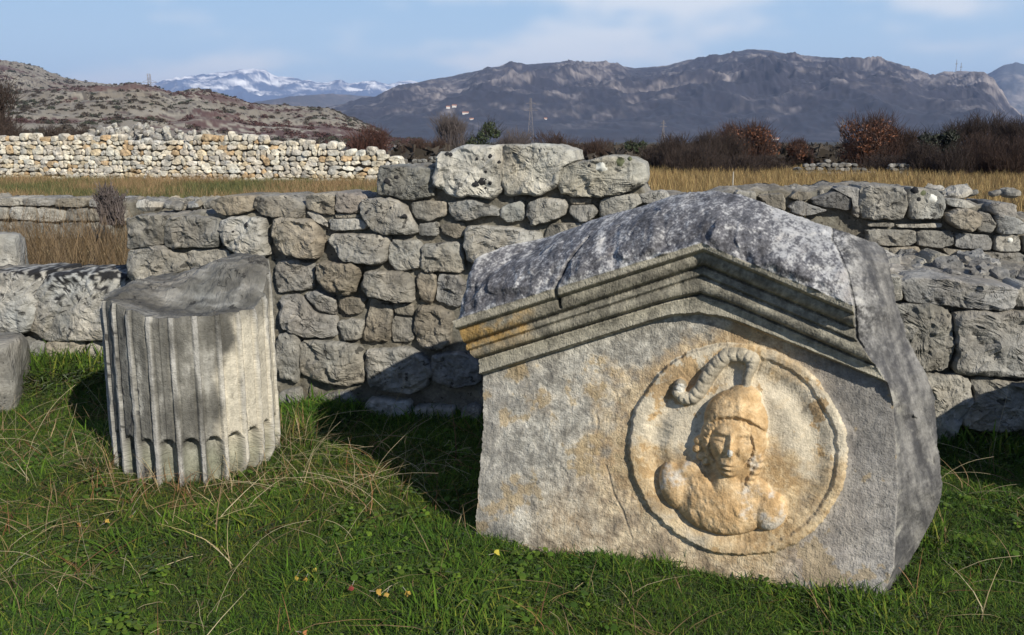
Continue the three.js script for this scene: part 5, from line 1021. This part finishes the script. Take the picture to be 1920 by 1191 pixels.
function scatter(name, label, category, variants, places) {
  const root = new THREE.Group(); root.name = numbered(name); root.userData = { label, category, kind: 'stuff' }; scene.add(root);
  const by = variants.map(() => []); for (const p of places) by[p.v % variants.length].push(p);
  variants.forEach(([g, mat], i) => {
    const im = new THREE.InstancedMesh(g, mat, by[i].length), m = new THREE.Matrix4(), q = new THREE.Quaternion(), e = new THREE.Euler(); im.name = name + '_tuft'; im.userData.kind = 'stuff';
    by[i].forEach((p, k) => { e.set(p.tx ?? 0, p.a, p.tz ?? 0); m.compose(V3(p.x, p.y, p.z), q.setFromEuler(e), V3(p.s, p.s * (p.sy ?? 1), p.s)); im.setMatrixAt(k, m); im.setColorAt(k, new THREE.Color().setRGB(...(p.c ?? [1, 1, 1]))); });
    im.castShadow = im.receiveShadow = true; root.add(im);
  });
}
// where the turf is covered by something standing on it
const inColumn = (x, z, m = 0) => (x + 1.52) ** 2 + (z + 4.20) ** 2 < (0.376 + m) ** 2;
const inBlock = (x, z, m = 0) => { const q = V3(x, 0, z).sub(PD.o), s = q.dot(PD.U), n = q.dot(V3(PD.N.x, 0, PD.N.z).normalize()); return s > -0.03 - m && s < 1.60 + m && n < 0.0 + m && n > -0.62; };
const atFoot = (x, z) => { const q = V3(x, 0, z).sub(PD.o), s = q.dot(PD.U), n = q.dot(V3(PD.N.x, 0, PD.N.z).normalize()); return smooth(-0.1, 0, s) * smooth(1.7, 1.5, s) * smooth(0.22, 0.02, n) * (n > -0.1 ? 1 : 0) * smooth(-0.3, 0.4, noise(s * 5, 3)); };
const behindWall = (x, z) => V3(x, 0, z).sub(PM.o).dot(PM.N) < (x > -2.3 ? 0.02 : -0.22);
const green = [[0.084, 0.165, 0.012], [0.050, 0.112, 0.008], [0.130, 0.212, 0.018], [0.026, 0.058, 0.007], [0.22, 0.25, 0.036], [0.062, 0.134, 0.010]];
const dry = [[0.38, 0.30, 0.15], [0.30, 0.22, 0.11], [0.44, 0.37, 0.22], [0.24, 0.16, 0.08]];
const rust = [[0.24, 0.12, 0.05], [0.30, 0.19, 0.08], [0.20, 0.13, 0.06]];
{
  const r = rng(2024), places = [];
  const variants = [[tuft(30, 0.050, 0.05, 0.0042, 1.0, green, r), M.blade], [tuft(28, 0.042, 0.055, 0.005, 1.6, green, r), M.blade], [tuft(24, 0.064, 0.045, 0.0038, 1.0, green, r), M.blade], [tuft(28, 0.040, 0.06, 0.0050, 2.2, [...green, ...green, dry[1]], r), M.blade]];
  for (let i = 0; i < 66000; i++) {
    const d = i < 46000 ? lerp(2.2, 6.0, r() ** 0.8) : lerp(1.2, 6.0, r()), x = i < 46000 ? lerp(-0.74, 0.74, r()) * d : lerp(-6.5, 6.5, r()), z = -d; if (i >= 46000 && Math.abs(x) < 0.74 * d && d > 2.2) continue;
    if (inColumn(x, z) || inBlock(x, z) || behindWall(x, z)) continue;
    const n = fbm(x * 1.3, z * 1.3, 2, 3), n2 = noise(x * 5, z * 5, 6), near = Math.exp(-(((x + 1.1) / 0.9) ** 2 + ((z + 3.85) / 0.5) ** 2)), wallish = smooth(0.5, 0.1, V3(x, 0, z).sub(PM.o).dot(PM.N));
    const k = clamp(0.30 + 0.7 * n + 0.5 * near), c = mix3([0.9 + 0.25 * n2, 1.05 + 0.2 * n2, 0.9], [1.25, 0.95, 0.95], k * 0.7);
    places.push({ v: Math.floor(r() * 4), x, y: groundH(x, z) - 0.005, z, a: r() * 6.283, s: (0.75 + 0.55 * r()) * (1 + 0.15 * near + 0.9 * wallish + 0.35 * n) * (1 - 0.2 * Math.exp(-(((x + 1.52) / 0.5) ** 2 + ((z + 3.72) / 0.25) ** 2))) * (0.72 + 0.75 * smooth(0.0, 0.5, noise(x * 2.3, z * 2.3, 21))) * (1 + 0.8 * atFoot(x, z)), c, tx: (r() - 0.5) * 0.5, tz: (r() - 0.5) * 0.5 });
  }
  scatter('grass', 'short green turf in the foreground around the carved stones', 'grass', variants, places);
  // broad-leaved weeds and clover in the turf
  const cp = [], leafG = () => { const pos = [], col = [], idx = []; for (let b = 0; b < 7; b++) { const a = r() * 6.28, q = 0.03 * r(), x = q * Math.cos(a), z = q * Math.sin(a), y = 0.018 + 0.02 * r(), s = 0.0045 + 0.004 * r(), c = scale3(green[Math.floor(r() * 3)], 0.55 + 0.5 * r()), o = pos.length / 3; pos.push(x, y + 0.002, z); col.push(...c); for (let k = 0; k < 7; k++) { const an = k / 7 * 6.283; pos.push(x + s * Math.cos(an), y + s * 0.4 * Math.sin(an + b), z + s * Math.sin(an)); col.push(...scale3(c, 1.1)); } for (let k = 0; k < 7; k++) idx.push(o, o + 1 + (k + 1) % 7, o + 1 + k); } return geometry(pos, idx, col); };
  for (let i = 0; i < 1700; i++) { const d = lerp(2.2, 4.6, r()), x = lerp(-0.72, 0.72, r()) * d, z = -d; if (inColumn(x, z) || inBlock(x, z) || noise(x * 1.6, z * 1.6, 12) < 0.0) continue; cp.push({ v: i % 2, x, y: groundH(x, z) + 0.01 * r(), z, a: r() * 6.28, s: 0.8 + 0.9 * r(), tx: (r() - 0.5) * 0.6 }); }
  scatter('clover', 'small round clover leaves growing low in the turf', 'clover', [[leafG(), M.blade], [leafG(), M.blade]], cp);
  // dead straw lying in the turf
  const dp = []; for (let i = 0; i < 3600; i++) {
    const d = lerp(2.3, 5.4, r()), x = lerp(-0.72, 0.62, r()) * d, z = -d; if (inColumn(x, z) || inBlock(x, z) || behindWall(x, z)) continue;
    const near = Math.exp(-(((x + 1.2) / 0.8) ** 2 + ((z + 3.9) / 0.45) ** 2)); if (r() > 0.08 + 0.7 * near + 0.25 * smooth(-0.8, -2, x)) continue;
    dp.push({ v: i % 3, x, y: groundH(x, z), z, a: r() * 6.28, s: 0.7 + 0.8 * r(), tx: (r() - 0.5) * 1.0, tz: (r() - 0.5) * 1.0, c: r() < 0.35 ? [0.75, 0.5, 0.4] : [1, 1, 1] });
  }
  scatter('dry_grass', 'dead straw coloured grass mixed into the turf near the column', 'dry grass', [[tuft(5, 0.14, 0.05, 0.0026, 1.6, dry, r, 4), M.straw], [tuft(4, 0.18, 0.06, 0.0022, 1.2, [...dry, ...rust], r, 4), M.straw], [tuft(6, 0.10, 0.06, 0.0026, 2.0, rust, r, 4), M.straw]], dp);
}
// long single stems
function stems(name, label, category, list, r) {
  const gs = [];
  for (const [x, z, len, rad, dirA, bend, c] of list) {
    const y = groundH(x, z), dx = Math.cos(dirA), dz = Math.sin(dirA), pts = []; for (let k = 0; k <= 5; k++) { const t = k / 5, out = len * bend * t * (0.4 + 0.6 * t); pts.push(V3(x + dx * out + (r() - 0.5) * 0.012, Math.max(y + 0.01, y + len * (t * Math.sqrt(Math.max(0.05, 1 - bend * bend * 0.9)) - 0.35 * bend * t * t)), z + dz * out + (r() - 0.5) * 0.012)); }
    const g = new THREE.TubeGeometry(new THREE.CatmullRomCurve3(pts), 9, rad, 4), cc = []; for (let i = 0; i < g.attributes.position.count; i++) cc.push(...c); g.setAttribute('color', new THREE.BufferAttribute(new Float32Array(cc), 3)); gs.push(g);
  }
  const m = mesh(name, mergeGeometries(gs), M.straw, null, 'stuff'); tag(m, label, category); return m;
}
{
  const r = rng(31), list = [], straw = () => scale3([0.42, 0.355, 0.22], 0.4 + 0.75 * r());
  const add = (n, x0, x1, z0, z1, l0, l1, col) => { for (let i = 0; i < n; i++) { const x = lerp(x0, x1, r()), z = lerp(z0, z1, r()); if (inColumn(x, z, 0.02) || inBlock(x, z, 0.02)) continue; list.push([x, z, lerp(l0, l1, r()), 0.0005 + 0.0004 * r(), r() * 6.283, r() < 0.7 ? 0.8 + 0.2 * r() : 0.3 + 0.5 * r(), (col ?? straw)()]); } };
  add(48, -1.15, -0.45, -4.5, -3.6, 0.25, 0.6); add(34, -2.6, -1.9, -4.6, -3.3, 0.2, 0.5); add(34, -2.0, -0.6, -3.95, -2.6, 0.12, 0.36); add(36, -0.6, 0.0, -4.5, -3.4, 0.2, 0.45); add(26, -1.9, -0.9, -4.0, -3.85, 0.12, 0.30); add(30, 1.5, 2.6, -4.3, -2.9, 0.2, 0.5); add(14, -2.2, 1.6, -3.0, -2.4, 0.08, 0.2); add(24, -3.1, -2.3, -5.0, -4.2, 0.2, 0.5);
  stems('long_grass_stems', 'long thin straw stems bending out of the turf', 'grass stems', list, r);
}
// tussocks of long grass at the foot of the wall
{
  const r = rng(66);
  for (const [px, py, s, lb] of [[600, 735, 1.0, 'shaggy green and brown grass tussock at the foot of the wall right of the column'], [555, 850, 0.8, 'green grass tussock growing against the right foot of the column'], [1730, 1010, 0.8, 'fresh green grass tussock at the right foot of the carved block'], [110, 745, 0.9, 'bright green grass tussock at the foot of the left low wall'], [190, 900, 0.7, 'straw mixed grass tussock at the left foot of the column']]) {
    const p = onGround(px, py, 0.02), t = thing('grass_tussock', lb, 'grass', [p.x, groundH(p.x, p.z) - 0.01, p.z]);
    mesh('green_blades', tuft(170, 0.26 * s, 0.12 * s, 0.005, 0.9, green, r, 4), M.blade, t); mesh('dry_blades', tuft(px === 110 || px === 1730 ? 20 : 110, 0.30 * s, 0.13 * s, 0.0035, 1.2, [...dry, ...rust], r, 4), M.straw, t);
  }
}
// meadows behind the walls
{
  const r = rng(404), gold = [[0.34, 0.25, 0.10], [0.27, 0.185, 0.08], [0.40, 0.31, 0.14], [0.20, 0.13, 0.06]], p1 = [], p2 = [], p3 = [];
  for (let i = 0; i < 20000; i++) { const d = lerp(6.5, 46, r() ** 0.7), x = lerp(-0.06, 0.86, r()) * d; if (V3(x, 0, -d).sub(PB.o).dot(PB.N) > -0.7 && x < 6) continue; p1.push({ v: i % 2, x, y: 0, z: -d, a: r() * 6.28, s: 0.8 + 0.5 * r(), c: mix3([0.8, 0.8, 0.75], [1.15, 1.05, 0.9], r()) }); }
  scatter('meadow_grass', 'tall golden dry grass of the meadow behind the right wall', 'dry grass', [[tuft(16, 0.40, 0.22, 0.010, 0.5, gold, r), M.straw], [tuft(14, 0.33, 0.25, 0.010, 0.8, gold, r), M.straw]], p1);
  for (let i = 0; i < 15000; i++) { const d = lerp(11, 35, r() ** 0.8), x = lerp(-0.66, -0.1, r()) * d; const n = noise(x * 0.3, d * 0.3, 2); if (d > 33 && x < -3 && r() < 0.3) continue; p2.push({ v: n + (r() - 0.5) * 0.8 > 0.12 ? 1 : 0, x, y: 0, z: -d, a: r() * 6.28, s: 0.75 + 0.5 * r() }); }
  scatter('meadow_grass', 'olive and straw coloured grass strip in front of the pale dry stone wall', 'grass', [[tuft(16, 0.32, 0.25, 0.012, 0.7, [[0.09, 0.115, 0.03], [0.13, 0.12, 0.04], [0.07, 0.09, 0.025]], r), M.straw], [tuft(14, 0.42, 0.22, 0.009, 0.5, [[0.30, 0.20, 0.09], [0.22, 0.14, 0.07], [0.16, 0.12, 0.05]], r), M.straw]], p2);
  for (let i = 0; i < 1500; i++) { const d = lerp(6.25, 9.05, r()), x = lerp(-0.64, -0.40, r()) * d; p3.push({ v: i % 2, x, y: groundH(x, -d), z: -d, a: r() * 6.28, s: 1.05 + 0.7 * r() }); }
  scatter('dry_grass', 'tall brown dry grass filling the room behind the left capstones', 'dry grass', [[tuft(18, 0.50, 0.12, 0.0045, 0.9, [[0.20, 0.14, 0.07], [0.15, 0.10, 0.05], [0.27, 0.205, 0.11]], r, 4), M.straw], [tuft(16, 0.42, 0.14, 0.005, 1.0, [[0.20, 0.145, 0.075], [0.13, 0.09, 0.045], [0.11, 0.10, 0.04]], r, 4), M.straw]], p3);
  const p4 = []; for (let i = 0; i < 60; i++) { const s = 3.45 + 0.5 * r(), w = toWorld(PM, s, 0.87, -0.35 - 0.6 * r()); p4.push({ v: 0, x: w.x, y: 0.86, z: w.z, a: r() * 6.28, s: 0.7 + 0.5 * r() }); }
  scatter('dry_grass', 'thin pale dry grass growing on the wall top right of the gable', 'dry grass', [[tuft(5, 0.30, 0.05, 0.0028, 0.9, dry, r, 4), M.straw]], p4);
}
// fallen yellow leaves
{
  const r = rng(12);
  for (let [px, py, c, lb] of [[152, 985, [0.55, 0.25, 0.05], 'small orange fallen leaf left of the column base'], [200, 980, [0.68, 0.42, 0.07], 'yellow fallen leaf just right of the small orange leaf'], [247, 970, [0.45, 0.28, 0.08], 'dull yellow fallen leaf below the left column edge'], [555, 1081, [0.62, 0.44, 0.05], 'leftmost of three yellow leaves lying together'], [573, 1083, [0.72, 0.42, 0.06], 'middle of three yellow leaves lying together'], [589, 1071, [0.72, 0.55, 0.08], 'upper right of three yellow leaves lying together'], [708, 1112, [0.60, 0.36, 0.05], 'ochre fallen leaf left of the pair in the front turf'], [725, 1117, [0.62, 0.40, 0.08], 'left leaf of the ochre pair in the front turf'], [764, 1118, [0.65, 0.42, 0.06], 'right leaf of the ochre pair in the front turf'], [659, 1103, [0.30, 0.03, 0.02], 'small dark red fallen leaf in the front turf'], [930, 1040, [0.68, 0.58, 0.06], 'lemon yellow leaf at the left foot of the carved block'], [570, 1188, [0.6, 0.25, 0.08], 'orange leaf at the bottom picture edge']]) {
    c = scale3(c, 0.75); const p = onGround(px, py, 0.05), pos = [0, 0, 0], col = [...c], idx = [], n = 15, s = 0.0075 + 0.004 * r(), a0 = r() * 6.28;
    for (let k = 0; k < n; k++) { const a = k / n * 6.283, q = s * (k % 3 === 0 ? 1.15 : 0.85) * (0.85 + 0.3 * r()) * (1 - 0.25 * Math.cos(a)); pos.push(q * Math.cos(a), 0.006 * Math.sin(a * 2 + a0) + 0.004, q * Math.sin(a)); col.push(...scale3(c, 0.85 + 0.4 * r())); }
    for (let k = 0; k < n; k++) idx.push(0, 1 + (k + 1) % n, 1 + k);
    const t = thing('fallen_leaf', lb, 'leaf', [p.x, 0.045 + groundH(p.x, p.z), p.z]); t.rotation.set(0.55, a0, 0.25); mesh('blade', geometry(pos, idx, col), M.leaf, t);
    mesh('stalk', new THREE.CylinderGeometry(0.0008, 0.0008, 0.02, 4).rotateZ(1.4).translate(s + 0.008, 0, 0), M.post, t);
  }
}
renderer.render(scene, camera);
